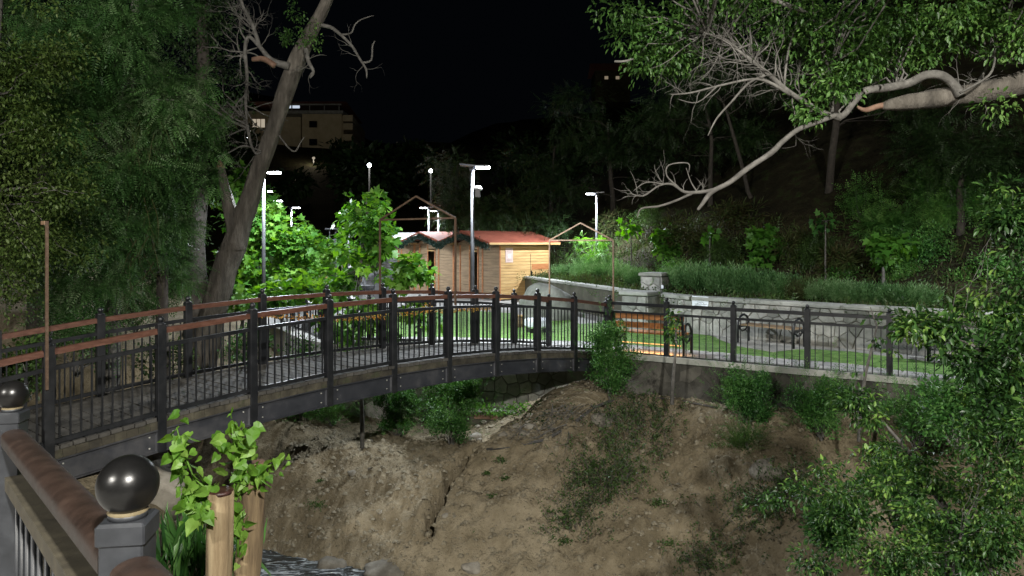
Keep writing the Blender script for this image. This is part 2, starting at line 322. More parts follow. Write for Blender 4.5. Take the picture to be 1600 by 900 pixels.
def leafobjs(pos, ax, up, size, tpl, m, parent, name='leaf'):
    key = (tpl, m.name)
    if key not in _tm:
        V, Fc = TPL[tpl]; me = bpy.data.meshes.new('leaf'); me.from_pydata([tuple(v) for v in V], [], Fc); me.materials.append(m); _tm[key] = me
    me = _tm[key]; s, a, n = basis(ax, up); inv = world(parent).inverted()
    for i in range(len(pos)):
        o = bpy.data.objects.new(name, me); COL.objects.link(o); o.parent = parent
        k = size[i]; mm = Matrix([(s[i][0]*k, a[i][0]*k, n[i][0]*k, pos[i][0]), (s[i][1]*k, a[i][1]*k, n[i][1]*k, pos[i][1]), (s[i][2]*k, a[i][2]*k, n[i][2]*k, pos[i][2]), (0,0,0,1)])
        o.matrix_basis = inv @ mm
def inframe(pos):
    x = 800+F*pos[:,0]/np.maximum(pos[:,1], .1); y = HY+F*(EYE-pos[:,2])/np.maximum(pos[:,1], .1)
    return (pos[:,1] > .3)&(x > 0)&(x < 1600)&(y > 0)&(y < 900)
def put_leaves(pos, ax, up, size, tpl, m, parent, nobj=0, cname='foliage'):
    if nobj:
        sc = np.where(inframe(pos), size/np.maximum(pos[:,1], .3)*rng.uniform(.8, 1.2, len(pos)), -1)
        idx = np.argsort(-sc)[:nobj]; mk = np.zeros(len(pos), bool); mk[idx] = True
        leafobjs(pos[mk], ax[mk], up[mk], size[mk], tpl, m, parent)
        pos, ax, up, size = pos[~mk], ax[~mk], up[~mk], size[~mk]
    if len(pos): leafcloud(cname, pos, ax, up, size, tpl, m, parent)
def clumpleaves(cl, n, rc, sz, droop=.4, flat=.75):
    cl = np.array(cl); k = rng.integers(0, len(cl), n); d = unit(rng.normal(size=(n,3)))
    r = rng.random(n)**.45; rcs = (rc*rng.uniform(.55, 1.35, len(cl)))[k]
    off = d*(r*rcs)[:,None]; off[:,2] *= flat; pos = cl[k]+off
    ax = d+rng.normal(size=(n,3))*.55; ax[:,2] -= droop
    up = rng.normal(size=(n,3))*.45; up[:,2] += 1
    return pos, ax, up, sz*rng.uniform(.6, 1.3, n)
def blobs(bl):
    out = []
    for (c, r, n) in bl:
        for _ in range(n):
            d = Vector(rng.normal(size=3)); d.normalize(); q = rng.random()**.4
            out.append((c[0]+d.x*r[0]*q, c[1]+d.y*r[1]*q, c[2]+d.z*r[2]*q))
    return out
def wig(a, b, n, amp, seed=0):
    a = Vector(a); b = Vector(b); L = (b-a).length; out = []
    for i in range(n+1):
        t = i/n; w = math.sin(math.pi*t)
        out.append(a.lerp(b, t)+Vector((noise.noise(Vector((t*3, seed, 1))), noise.noise(Vector((t*3, seed, 7))), noise.noise(Vector((t*3, seed, 13)))+.25*w))*amp*L*w)
    return out
def tree(name, label, cat, group, base, trunk, rad, bl, tpl, lm, sz, n, rc, bark='bark2', nobj=0, droop=.4, flat=.75, limb=True, rough=0, tn=8, lr=.3):
    base = Vector(base); root = empty(name, base, label, cat, group)
    mb = MB(); tr = [Vector(p) for p in trunk]
    fine = []
    for i in range(len(tr)-1):
        for q in range(3): fine.append(tr[i].lerp(tr[i+1], q/3))
    fine.append(tr[-1]); rr = np.interp(np.linspace(0,1,len(fine)), np.linspace(0,1,len(rad)), rad)
    fine = [p+Vector((noise.noise(p*1.3), noise.noise(p*1.3+Vector((9,0,0))), 0))*float(rr[i])*.8 if 0 < i else p for i, p in enumerate(fine)]
    mb.tube(fine, list(rr), tn, rough=rough); mb.build('trunk', M[bark], root)
    cl = blobs(bl)
    if limb:
        lb = MB(); cand = fine[len(fine)//3:]
        for j, c in enumerate(cl):
            if limb is not True and j % limb: continue
            c = Vector(c); best = min(cand, key=lambda p: (p-c).length+max(0, p.z-c.z)*1.2)
            r0 = min(float(rr[-1])*1.2+.004, .03+.01*(c-best).length)*lr*2
            lb.tube(wig(best, c, 5, .25, j), np.linspace(r0, r0*.25, 6), 4, cap=False)
        if lb.v: lb.build('branch', M[bark], root)
    pos, ax, up, s = clumpleaves(cl, n, rc, sz, droop, flat)
    put_leaves(pos, ax, up, s, tpl, M[lm], root, nobj)
    return root
def twigs(mb, p, d, L, r, depth, rnd, kink=.5, nmin=2):
    n = 6; pts = [Vector(p)]; d = Vector(d).normalized(); rs = [r]
    for i in range(n):
        d = (d+Vector((rnd.uniform(-1,1), rnd.uniform(-1,1), rnd.uniform(-1,1)))*kink*.5).normalized()
        pts.append(pts[-1]+d*L/n); rs.append(r*(1-.75*(i+1)/n))
    mb.tube(pts, rs, 4 if r < .02 else 6, cap=False)
    if depth > 0:
        for k in range(rnd.randint(nmin, nmin+2)):
            i = rnd.randint(1, n); dd = (pts[i]-pts[i-1]).normalized()+Vector((rnd.uniform(-1,1), rnd.uniform(-1,1), rnd.uniform(-1,1)))*1.0
            twigs(mb, pts[i], dd, L*rnd.uniform(.4,.7), rs[i]*.7, depth-1, rnd, kink, nmin)
def limbpath(mb, px, d, w, n=6, rough=.12, seed=0, dd=0):
    """a limb through image points at distance d (list or number), widths in pixels"""
    ds = d if hasattr(d, '__len__') else [d]*len(px)
    pts = [P(x, y, q) for (x, y), q in zip(px, ds)]; ws = w if hasattr(w, '__len__') else list(np.linspace(w, w*.3, len(px)))
    fine = []; fr = []
    for i in range(len(pts)-1):
        p0, p1, p2, p3 = pts[max(i-1,0)], pts[i], pts[i+1], pts[min(i+2,len(pts)-1)]
        for q in range(4):
            t_ = q/4; a = p1*2+(p2-p0)*t_+(p0*2-p1*5+p2*4-p3)*t_*t_+(p1*3-p0-p2*3+p3)*t_**3
            fine.append(a*.5); fr.append(lerp(ws[i], ws[i+1], t_)*lerp(ds[i], ds[i+1], t_)/F/2)
    fine.append(pts[-1]); fr.append(ws[-1]*ds[-1]/F/2)
    mb.tube(fine, fr, n, rough=rough, seed=seed); return fine, fr

# ------------------------------------------------------------------ layout of the place
def zb(t): return .54-.0195*(t-4)**2                  # bottom rail height of the arched bridge
def nb(t): return Vector((-5.27+.827*t, 8.4+.95*t, zb(t)))
BD = Vector((.827,.95,0)).normalized(); BN = Vector((-BD.y, BD.x, 0))
def fb(t): v = nb(t)+BN*(2.0-.035*t); return v
def rf(k): return Vector((2.157+1.227*k, 16.95-.78*k, .035-.008*k))
WALL = [(-4,46),(-.4,36),(1.58,29.5),(3.88,22.4),(4.96,20.3),(8.58,16.8),(9.79,15.7),(13,12.8),(20,8)]
EDGE = [rf(9).xy, (2.30,16.80), (1.3,17.6), (-2.0,18.2), (-4.6,18.4), (-5.5,19.3), (-7.9,23.5), (-10.6,30), (-15,42), (-22,60)]

XB = [-40,-14,-9.5,-8,-5,-4,-2,0,3,6,10,16,40]; YB = [22,17,16.4,15.7,14.4,13.9,12.9,12.6,12.2,11.0,9.5,8,2]
XC = [-40,-12,-8,-6,-4,-3,-1,.2,1.2,1.8,3,6,10,16,40];  YC = [26,19,18,17,16.2,15.8,15.8,16.0,16.3,16.4,16.0,14.2,11.6,9,4]
ZC = [3,.6,-.75,-1.2,-1.8,-1.9,-1.85,-1.5,-.95,-.75,-.92,-.75,-.7,-.6,-.5]
def ground(x, y):
    yb = pl(x, XB, YB); yc = pl(x, XC, YC); zc = pl(x, XC, ZC)
    toe = pl(x, [-40,-10,-6.5,-5.2,-4.2,-3,-1,3,8,14,40], [20,14.6,12.4,11.3,10.6,9.0,7.6,7.3,6.6,5,0]) 
    if y >= yb:
        f = min(1, (y-yb)/(yc-yb)); g = f*.55+.45*math.sin(f*math.pi/2); z = lerp(-3.72, zc, g)
        if y > yc: z = zc+(y-yc)*(.02 if x > -5 else .02+.06*min(1,(-5-x)/4))
    elif y > toe: z = -3.9
    else:
        top = pl(x, [-40,-9,-6,-4,-2.5,3,40], [1,.2,-.15,-.45,-.9,-.9,-.3]); f = min(1, (toe-y)/2.2)
        z = lerp(-3.9, top, math.sin(f*math.pi/2)); 
        if f >= 1: z = top+min(toe-2.2-y, 6)*.05
    return z
CRACK = [(735,700),(718,722),(700,748),(690,775),(678,805),(672,835)]
def rayg(px, py, d0=7.5, fn=None):
    fn = fn or ground; d = d0
    while d < 60:
        p = P(px, py, d)
        if p.z <= fn(p.x, p.y): return p
        d += .04
    return P(px, py, 15)
CR = [rayg(*c).xy for c in CRACK]
CR2 = [rayg(*c).xy for c in ((235+280,820),(240+280,790),(262+265,770))]
def segd(p, pts):
    b = 9
    for i in range(len(pts)-1):
        a = pts[i]; c = pts[i+1]; ac = c-a; t_ = max(0, min(1, (p-a).dot(ac)/ac.length_squared)); b = min(b, (p-(a+ac*t_)).length)
    return b
def groundn(x, y):
    z = ground(x, y); v = Vector((x, y, z)); 
    amp = 1.0
    yb = pl(x, XB, YB); yc = pl(x, XC, YC)
    if y > yb-.2:
        face = max(0, min(1, (y-yb+.2)*2))*max(.5, min(1, (yc+.5-y)))
        z += face*(.18*noise.noise(v*.9)+.12*noise.noise(v*2.1+Vector((3,1,4)))+.15*abs(noise.noise(v*4.3))-.04+.085*abs(noise.noise(v*8+Vector((7,2,1))))+.05*noise.noise(v*15)+.022*noise.noise(v*33))
    else: z += .12*noise.noise(v*2)+.06*noise.noise(v*6)
    if abs(x+1.3) < 1.8 and 12 < y < 17:
        p = Vector((x+.09*noise.noise(Vector((x*3,y*3,0))), y)); d = segd(p, CR); z -= .9*math.exp(-(d/.075)**2)
    return z

# ---- terrain sheet (one grid, finer where the bank faces the camera)
def axis(segs):
    out = []
    for a, b, st in segs: out += list(np.arange(a, b, st))
    return out+[segs[-1][1]]
gx = axis([(-60,-14,2.0),(-14,-6.5,.25),(-6.5,6.5,.055),(6.5,12,.25),(12,60,2.0)])
gy = axis([(-12,5,1.0),(5,11.5,.25),(11.5,18.4,.055),(18.4,24,.4),(24,110,3.0)])
def gridmesh(name, gx, gy, fn, m, smooth=True):
    nx, ny = len(gx), len(gy); co = np.empty((ny*nx, 3), np.float32); k = 0
    for y in gy:
        for x in gx: co[k] = fn(x, y); k += 1
    i = np.arange(ny-1)[:,None]*nx+np.arange(nx-1)[None,:]; q = np.stack([i, i+1, i+nx+1, i+nx], -1).reshape(-1, 4).astype(np.int32)
    me = bpy.data.meshes.new(name); me.vertices.add(len(co)); me.vertices.foreach_set('co', co.reshape(-1)); me.loops.add(q.size); me.loops.foreach_set('vertex_index', q.reshape(-1))
    me.polygons.add(len(q)); me.polygons.foreach_set('loop_start', np.arange(0, q.size, 4, dtype=np.int32)); me.polygons.foreach_set('loop_total', np.full(len(q), 4, np.int32))
    me.polygons.foreach_set('use_smooth', np.full(len(q), smooth)); me.update(calc_edges=True); me.materials.append(m)
    return link(name, me)
def gfn(x, y):
    z = groundn(x, y)
    if y > 17.2: z = min(z, -.35) if x > -7 else z
    if y > 24: z = min(z, -.5) if x > -14-(y-24)*.4 else z
    return (x, y, z)
tag(gridmesh('river_bank', gx, gy, gfn, M['soil']), kind='structure')
mb = MB(); mb.add([(-60,2,-3.5),(60,-6,-3.5),(60,14,-3.5),(-60,34,-3.5)], [(0,1,2,3)]); tag(mb.build('river_water', M['water']), kind='structure')

# ---- plaza slab, lawn, gravel, path slabs
def dirn(i, pts):
    a = Vector(pts[max(i-1,0)]); b = Vector(pts[min(i+1,len(pts)-1)]); d = (b-a).normalized(); return Vector((d.y, -d.x))
wpl = [(Vector(p)) for p in WALL]
poly = [tuple(v) for v in EDGE]+[(-20,80),(10,80)]+[tuple(p) for p in WALL]
poly = poly[::-1]
mb = MB(); mb.prism(poly, -2.6, 0); tag(mb.build('plaza_paving', M['conc']), kind='structure')
def inset(pts, off):   # offset a polyline sideways (positive: away from the river fence)
    out = []
    for i, p in enumerate(pts):
        n = dirn(i, pts); out.append((p[0]-n.x*off, p[1]-n.y*off))
    return out
fl = [(rf(k).x, rf(k).y) for k in (9,7,5,3,1.2)]; 
n_f = Vector((.78,1.227)).normalized()                   # from the right fence towards the plaza
def fo(k, off): v = rf(k); return (v.x+n_f.x*off, v.y+n_f.y*off)
def G(x, y): d = 2887.5/(y-380); return ((x-800)/F*d, d)
lawn = [G(*q) for q in [(1700,606),(1534,593),(1390,578),(1330,569),(1230,562),(1146,553),(1060,546),(1000,541),(960,537),(930,535),(900,533),(860,533),(835,531),(780,529),(700,527),(600,527),(520,525),(500,512),(540,495),(620,486),(700,484),(800,490),(835,497),(890,497),(905,507),(975,503),(1000,506),(1060,519),(1100,523),(1130,531),(1150,541),(1207,551),(1240,547),(1262,546),(1330,550),(1390,558),(1534,578),(1700,592)]]
mb = MB(); mb.prism(lawn, -.02, .018); tag(mb.build('lawn', M['turf']), kind='structure')
mb = MB()
gr = [G(*q) for q in [(1120,530),(1150,541.5),(1207,551.5),(1240,547.5),(1262,546.5),(1330,550.5),(1390,558.5),(1450,566),(1450,556),(1390,551),(1300,543),(1200,533),(1120,523)]]
mb.prism(gr, -.02, .024); tag(mb.build('gravel_bed', M['gravel']), kind='structure')
rnd = random.Random(3); path = tag(MB().build('path', M['slab']), kind='structure')
pm = MB(); pm.box((0,0,.01), (.46,.46,.05), bev=.012); pme = pm.mesh('paver', M['slab'])
ang = math.atan2(-.78, 1.227)
for i in range(22):
    for j in range(3):
        v = fo(-.15+i*.34, .32+j*.475); o = bpy.data.objects.new('paver', pme); COL.objects.link(o); o.parent = path
        o.location = (v[0], v[1], -.022+rnd.uniform(-.003,.003)); o.rotation_euler = (0,0,ang+rnd.uniform(-.01,.01))
for i in range(14):
    for j in range(3):
        if j == 0 and i > 12: continue
        o = bpy.data.objects.new('paver', pme); COL.objects.link(o); o.parent = path
        o.location = (1.75-i*.475-.04*j, 18.45+i*.07+j*.47, -.022+rnd.uniform(-.004,.004)); o.rotation_euler = (0,0,-.15)

# ---- hillside behind the stone wall and the far hill
def hs(u, s):
    L = [0]; 
    for i in range(len(WALL)-1): L.append(L[-1]+(wpl[i+1]-wpl[i]).length)
    x = pl(u*L[-1], L, [p[0] for p in WALL]); y = pl(u*L[-1], L, [p[1] for p in WALL])
    return x+s*.72+.12*.72, y+s*.69+.12*.69
def hz(s): return .86+max(0, s-.9)*.20 if s < 2.2 else 1.12+(s-2.2)*.62 if s < 30 else 18.4+(s-30)*.3
def hfn(u, s):
    x, y = hs(u, s); v = Vector((x, y, 0)); a = min(1, s/2)
    return (x, y, hz(s)+a*(.35*noise.noise(v*.5)+.16*noise.noise(v*1.7)+.07*noise.noise(v*5)))
tag(gridmesh('hillside', list(np.linspace(0,1,150)), list(np.linspace(0,6,40))+list(np.linspace(6.5,60,50)), hfn, M['hill']), kind='structure')
def hillz(x, y):
    for i in range(len(WALL)-1):
        a = wpl[i]; b = wpl[i+1]; D = Vector((.72,.69)); e = b-a; w = Vector((x,y))-a
        det = e.x*D.y-e.y*D.x
        if abs(det) < 1e-6: continue
        t_ = (w.x*D.y-w.y*D.x)/det; s = (e.x*w.y-e.y*w.x)/det
        if 0 <= t_ <= 1 and s >= 0: return hz(max(0, s-.12))
    return -9
def hillpt(px, py): return rayg(px, py, 12, hillz)
def ffn(x, y):
    r = (y-60)/100; v = Vector((x, y, 0))*.03
    base = 26*min(1, max(0, r))**.9*(1+.5*noise.noise(v)); side = max(0, (x-18))*.35*min(1, max(0,(y-40)/30))
    lf = max(0, (-x-38))*.25
    return (x, y, -.6+base+side+lf+.8*noise.noise(v*6))
tag(gridmesh('far_hill', list(np.arange(-160,161,6)), list(np.arange(58,260,6)), ffn, M['hill']), kind='structure')

# ------------------------------------------------------------------ stones (irregular polygons, one object each)
def clip(poly, p, n):
    out = []
    for i in range(len(poly)):
        a, b = poly[i], poly[(i+1) % len(poly)]; da = (a[0]-p[0])*n[0]+(a[1]-p[1])*n[1]; db = (b[0]-p[0])*n[0]+(b[1]-p[1])*n[1]
        if da <= 0: out.append(a)
        if (da < 0) != (db < 0) and abs(da-db) > 1e-9: t_ = da/(da-db); out.append((a[0]+(b[0]-a[0])*t_, a[1]+(b[1]-a[1])*t_))
    return out
def voronoi(Lx, Lz, cell, rnd, jit=.42):
    nx = max(1, round(Lx/cell)); nz = max(1, round(Lz/(cell*.85))); pts = {}
    for i in range(nx):
        for j in range(nz): pts[i,j] = ((i+.5+(.5 if j % 2 else 0)*.6-.15+rnd.uniform(-jit,jit))*Lx/nx, (j+.5+rnd.uniform(-jit,jit)*.8)*Lz/nz)
    cells = []
    for (i, j), p in pts.items():
        poly = [(0,0),(Lx,0),(Lx,Lz),(0,Lz)]
        for di in range(-3,4):
            for dj in range(-2,3):
                q = pts.get((i+di,j+dj))
                if q is None or (di == 0 and dj == 0): continue
                poly = clip(poly, ((p[0]+q[0])/2, (p[1]+q[1])/2), (q[0]-p[0], q[1]-p[1]))
                if len(poly) < 3: break
            if len(poly) < 3: break
        if len(poly) >= 3: cells.append((p, poly))
    return cells
def stones(a, b, z0, z1, cell, nrm, parent, m, seed, proud=.03, gap=.014, name='stone'):
    """stones on the vertical face from a to b"""
    rnd = random.Random(seed); a = Vector((a[0],a[1],0)); b = Vector((b[0],b[1],0)); e = (b-a); L = e.length; e.normalize(); nv = Vector((nrm[0],nrm[1],0)).normalized()
    inv = world(parent).inverted()
    for p, poly in voronoi(L, z1-z0, cell, rnd):
        cx = sum(q[0] for q in poly)/len(poly); cz = sum(q[1] for q in poly)/len(poly)
        def ins(q, g):
            d = math.hypot(q[0]-cx, q[1]-cz); k = max(.3, 1-g/max(d,.02)); return (cx+(q[0]-cx)*k, cz+(q[1]-cz)*k)
        pr = proud*rnd.uniform(.6,1.5); tl = rnd.uniform(-.06,.06); tz = rnd.uniform(-.06,.06); n = len(poly); vs = []; O = a+e*cx+Vector((0,0,z0+cz))
        for lev, g in ((0, gap), (pr*.65, gap*1.2), (pr, gap*2.8)):
            for q in poly:
                u = ins(q, g); vs.append(e*(u[0]-cx)+Vector((0,0,u[1]-cz))+nv*(lev+(tl*(u[0]-cx)+tz*(u[1]-cz))*(lev > 0)))
        fs = [(k*n+i, k*n+(i+1)%n, (k+1)*n+(i+1)%n, (k+1)*n+i) for k in range(2) for i in range(n)]+[tuple(2*n+i for i in range(n))]
        if e.cross(Vector((0,0,1))).dot(nv) < 0: fs = [f[::-1] for f in fs]
        mm = MB(); mm.add(vs, fs); o = mm.build(name, m, parent, local=True); o.matrix_basis = inv @ Matrix.Translation(O)

# ---- stone terrace wall
def wallseg(mb, a, b, th, z0, z1):
    a = Vector(a); b = Vector(b); n = Vector(((b-a).y, -(b-a).x)).normalized()
    if n.dot(Vector((.7,.7))) < 0: n = -n
    mb.prism([tuple(a), tuple(b), tuple(b+n*th), tuple(a+n*th)] if (b-a).cross(n) > 0 else [tuple(b), tuple(a), tuple(a+n*th), tuple(b+n*th)], z0, z1); return n
tw = empty('stone_terrace_wall', (6.8,18.5,0), 'long low crazy-paved grey stone wall with rounded coping behind the lawn', 'wall')
mb = MB()
for i in range(3, 8): wallseg(mb, WALL[i], WALL[i+1], .34, -.3, .95)
mb.build('wall_core', M['mortar'], tw)
for i in range(3, 7):
    a = Vector(WALL[i]); b = Vector(WALL[i+1]); n = Vector(((b-a).y, -(b-a).x)).normalized(); n = -n if n.dot(Vector((.7,.7))) > 0 else n
    stones(a, b, .01, .93, .31, n, tw, M['stone'], 20+i, gap=.008)
def coping(parent, pts, z, w, h, name='coping', m=None):
    """rounded coping that follows pts (centre line)"""
    prof = [(-w/2,-h*.5),(-w/2-.0,-.0),(-w/2+.03,h*.38),(-w/4,h*.5),(w/4,h*.5),(w/2-.03,h*.38),(w/2,0),(w/2,-h*.5)]
    for s in range(len(pts)-1):
        a = Vector(pts[s]); b = Vector(pts[s+1]); cnt = max(1, round((b-a).length/2.4)) 
        for c in range(cnt):
            p = a.lerp(b, c/cnt); q = a.lerp(b, (c+1)/cnt); d = (q-p).normalized(); n = Vector((d.y,-d.x)); g = d*.004
            vs = [(p.x+g.x+n.x*u, p.y+g.y+n.y*u, z+v) for u, v in prof]+[(q.x-g.x+n.x*u, q.y-g.y+n.y*u, z+v) for u, v in prof]; k = len(prof)
            mm = MB(); mm.add(vs, [(i,(i+1)%k,k+(i+1)%k,k+i) for i in range(k)]+[tuple(range(k-1,-1,-1)), tuple(range(k,2*k))]); mm.build(name, m or M['cap'], parent)
def offs(pts, o): return [Vector(p)+Vector((.72,.69))*o for p in pts]
coping(tw, offs(WALL[3:9], .15), 1.0, .46, .11)
cw = empty('concrete_retaining_wall', (1.58,29.5,0), 'plain stained concrete retaining wall with pale coping between the cabin and the pier', 'wall')
mb = MB(); 
for i in range(0, 3): wallseg(mb, WALL[i], WALL[i+1], .3, -.3, .95)
mb.build('wall_face', M['wallconc'], cw); coping(cw, offs(WALL[0:4], .13), 1.0, .42, .10)
# piers
def pier(px0, px1, pyt, d, zb_, label, rz, front):
    c = P((px0+px1)/2, HY, d); w = (px1-px0)/F*d; top = EYE-(pyt-HY)/F*d
    t_ = empty('stone_pier', (c.x, c.y, zb_), label, 'pier', None, 0)
    mb = MB(); W2 = w*.36; mb.box((c.x, c.y, (zb_+top-.1)/2), (W2*2, W2*2, top-.1-zb_), rz); mb.build('core', M['mortar'], t_)
    ca, sa = math.cos(rz), math.sin(rz)
    def q(a, b): return (c.x+a*ca-b*sa, c.y+a*sa+b*ca)
    stones(q(-W2,-W2), q(W2,-W2), max(zb_, 0), top-.12, .34, (sa,-ca), t_, M['stone'], int(px0))
    stones(q(W2,-W2), q(W2,W2), max(zb_, 0), top-.12, .34, (ca,sa), t_, M['stone'], int(px0)+1)
    stones(q(-W2,W2), q(-W2,-W2), max(zb_, 0), top-.12, .34, (-ca,-sa), t_, M['stone'], int(px0)+2)
    mm = MB(); mm.box((c.x, c.y, top-.05), (W2*2+.16, W2*2+.16, .11), rz, bev=.035); mm.build('coping', M['cap'], t_)
    return t_, c, top
pier(972,1030,455,21.5,0,'lower square stone pier with rounded coping standing in front of the wall', R(-38), True)
t_, c, top = pier(1002,1047,426,23.6,.3,'upper square stone pier with a small white socket box rising behind the wall', R(-38), False)
mm = MB(); mm.box((c.x+.10, c.y-.55, top-.42), (.07,.03,.11), R(-20)); mm.build('socket_box', M['white'], t_)

# plaque on the wall
def wallpos(px, py, off=.045):
    # point on the stone face at image column px
    for i in range(3, 7):
        a = wpl[i]; b = wpl[i+1]; k = (px-800)/F; den = (b.x-a.x)-k*(b.y-a.y)
        s = (k*a.y-a.x)/den
        if 0 <= s <= 1:
            p = a.lerp(b, s); d = (b-a).normalized(); n = Vector((-d.y, d.x)); n = n if n.y < 0 else -n; p = p+n*off
            return Vector((p.x, p.y, EYE-(py-HY)/F*p.y)), d, n
pc, pd, pn = wallpos(1095.5, 472)
pq = empty('wall_plaque', pc, 'white enamel notice with five lines of grey lettering on the stone wall', 'plaque')
ra = math.atan2(pd.y, pd.x)
mm = MB(); mm.box(pc, (.50,.02,.31), ra, bev=.004); mm.build('plate', M['white'], pq)
mm = MB(); rnd = random.Random(5)
for row, (wd, hh) in enumerate(((.17,.024),(.42,.028),(.16,.026),(.33,.018),(.36,.018))):
    x = -wd/2; zz = .105-row*.053
    while x < wd/2:
        lw = rnd.uniform(.45,.95)*hh; c0 = pc+Vector((pd.x,pd.y,0))*(x+lw/2)+Vector((pn.x,pn.y,0))*.0125+Vector((0,0,zz+rnd.choice((0,0,.004,-.005))))
        hd = Vector((pd.x,pd.y,0)); s_ = hh*.17
        mm.box(c0-hd*lw*.4, (s_,.003,hh), ra)
        if rnd.random() < .75: mm.box(c0+Vector((0,0,hh*.42*rnd.choice((1,-1)))), (lw,.0034,s_), ra)
        if rnd.random() < .5: mm.box(c0+hd*lw*.4, (s_,.0026,hh*.8), ra)
        x += lw+hh*.32+(hh*.5 if rnd.random() < .1 else 0)
mm.build('lettering', M['ink'], pq)['kind'] = 'stuff'

# ---- river wall under the right fence, and under the bridge end
rw = empty('river_retaining_wall', rf(3), 'low damp concrete and flagstone wall under the black fence on the bank', 'wall')
a9 = rf(9); a0 = Vector((2.30,16.80,0)); nrv = -n_f
mm = MB(); bk = Vector((n_f.x,n_f.y,0)); mm.bar(a0+bk*.046+UPZ*-.66, Vector(a9)+bk*.046+UPZ*-.66, .10, 1.19); mm.build('wall_core', M['damp'], rw)
stones((a0.x,a0.y), (a9.x,a9.y), -1.25, -.10, .42, nrv, rw, M['damp'], 40, proud=.014, gap=.005)
mb = MB(); q0 = a0+Vector((n_f.x,n_f.y,0))*.04+Vector((-.1,.06,0)); 
for i in range(9):
    p = Vector(a0).lerp(a9, i/9); q = Vector(a0).lerp(a9, (i+1)/9); mm = MB(); off = Vector((n_f.x,n_f.y,0))*.1
    mm.bar((p.x+off.x+.003, p.y+off.y, -.035), (q.x+off.x, q.y+off.y, -.035), .34, .12); mm.build('kerb_slab', M['cap'], rw)
uw = empty('bridge_abutment_wall', (.2,17.9,-1.8), 'pale flagstone abutment wall below the far end of the footbridge', 'wall')
mm = MB(); mm.bar((-4.6,18.44,-1),(-2,18.24,-1),.09,1.86); mm.bar((-2,18.24,-1),(1.3,17.64,-1),.09,1.86); mm.build('wall_core', M['mortar'], uw)
stones((-4.6,18.4), (-2.0,18.2), -1.9, -.05, .5, (-.08,-1), uw, M['stone'], 50, proud=.02, gap=.012)
stones((-2.0,18.2), (1.3,17.6), -1.9, -.05, .30, (-.18,-1), uw, M['stone'], 51, proud=.025, gap=.012)

# ------------------------------------------------------------------ footbridge
fbk = empty('footbridge', nb(4), 'arched black steel footbridge with plank deck and red-brown handrails over the river', 'footbridge')
T0, T1 = -2.3, 9.0
def railing(root, pt, ks, kd, nbal, handm, tall, below, finials=True, hrw=.07, hrh=.07, inner=None):
    """posts (> finial), handrails, mid rails, bottom rails and balusters between the stations ks"""
    bal = None
    for i, k in enumerate(ks):
        p = pt(k); pm = MB(); d = (pt(k+.2)-pt(k-.2)); rz = math.atan2(d.y, d.x)
        pm.box((p.x, p.y, p.z+(tall+.06-below)/2), (.105,.105,tall+.06+below), rz, bev=.006); po = pm.build('post', M['steel'], root)
        f = MB(); zt = p.z+tall+.06
        f.lathe((p.x, p.y, zt), [(.060,-.004),(.060,.010),(.036,.018),(.024,.03)]+sphere_prof(.040, .062, 8)[1:], 12); f.build('finial', M['steel'], po)
    for i in range(len(ks)-1):
        a, b = pt(ks[i]), pt(ks[i+1]); d = (b-a).normalized(); h = d*.055; z = Vector((0,0,1))
        for nm, dz, w, hh, m in (('handrail', tall-.02, hrw, hrh, handm), ('mid_rail', tall-.21, .04, .05, M['steel']), ('bottom_rail', 0, .045, .05, M['steel'])):
            r = MB(); r.bar(a+h+z*dz, b-h+z*dz, w, hh); r.build(nm, m, root)
        for j in range(nbal):
            t_ = (j+1)/(nbal+1); p = a.lerp(b, t_)+z*.025
            if bal is None:
                q = MB(); q.box((0,0,(tall-.26)/2), (.017,.017,tall-.26)); bal = q.mesh('baluster', M['steel'])
            o = bpy.data.objects.new('baluster', bal); COL.objects.link(o); o.parent = root; o.matrix_basis = world(root).inverted() @ (Matrix.Translation(p) @ Matrix.Rotation(math.atan2(d.y, d.x), 4, 'Z'))
railing(fbk, nb, [-2,-1,0,1,2,3,4,5,6,7,8,9], 0, 10, M['rail_wood'], 1.05, .50)
railing(fbk, fb, [-2,-1,0,1,2,3,4,5,6,7,8,9], 0, 10, M['rail_wood'], 1.05, .30)
rnd = random.Random(11); nP = 104
for i in range(nP):
    t0 = T0+(T1-T0)*i/nP; t1 = T0+(T1-T0)*(i+1)/nP-.012
    z = Vector((0,0,-.055+rnd.uniform(-.004,.004))); th = Vector((0,0,-.045)); ex = rnd.uniform(0,.025)
    a, b, c, d = nb(t0)-BN*(.03+ex), nb(t1)-BN*(.03+ex), fb(t1)+BN*.05, fb(t0)+BN*.05
    mm = MB(); mm.hexa([a+z+th, b+z+th, c+z+th, d+z+th, a+z, b+z, c+z, d+z]); mm.v = [tuple(v) for v in mm.v]; mm.f = [f[::-1] for f in mm.f] if BN.x > 0 else mm.f; mm.build('plank', M['old_wood'], fbk)
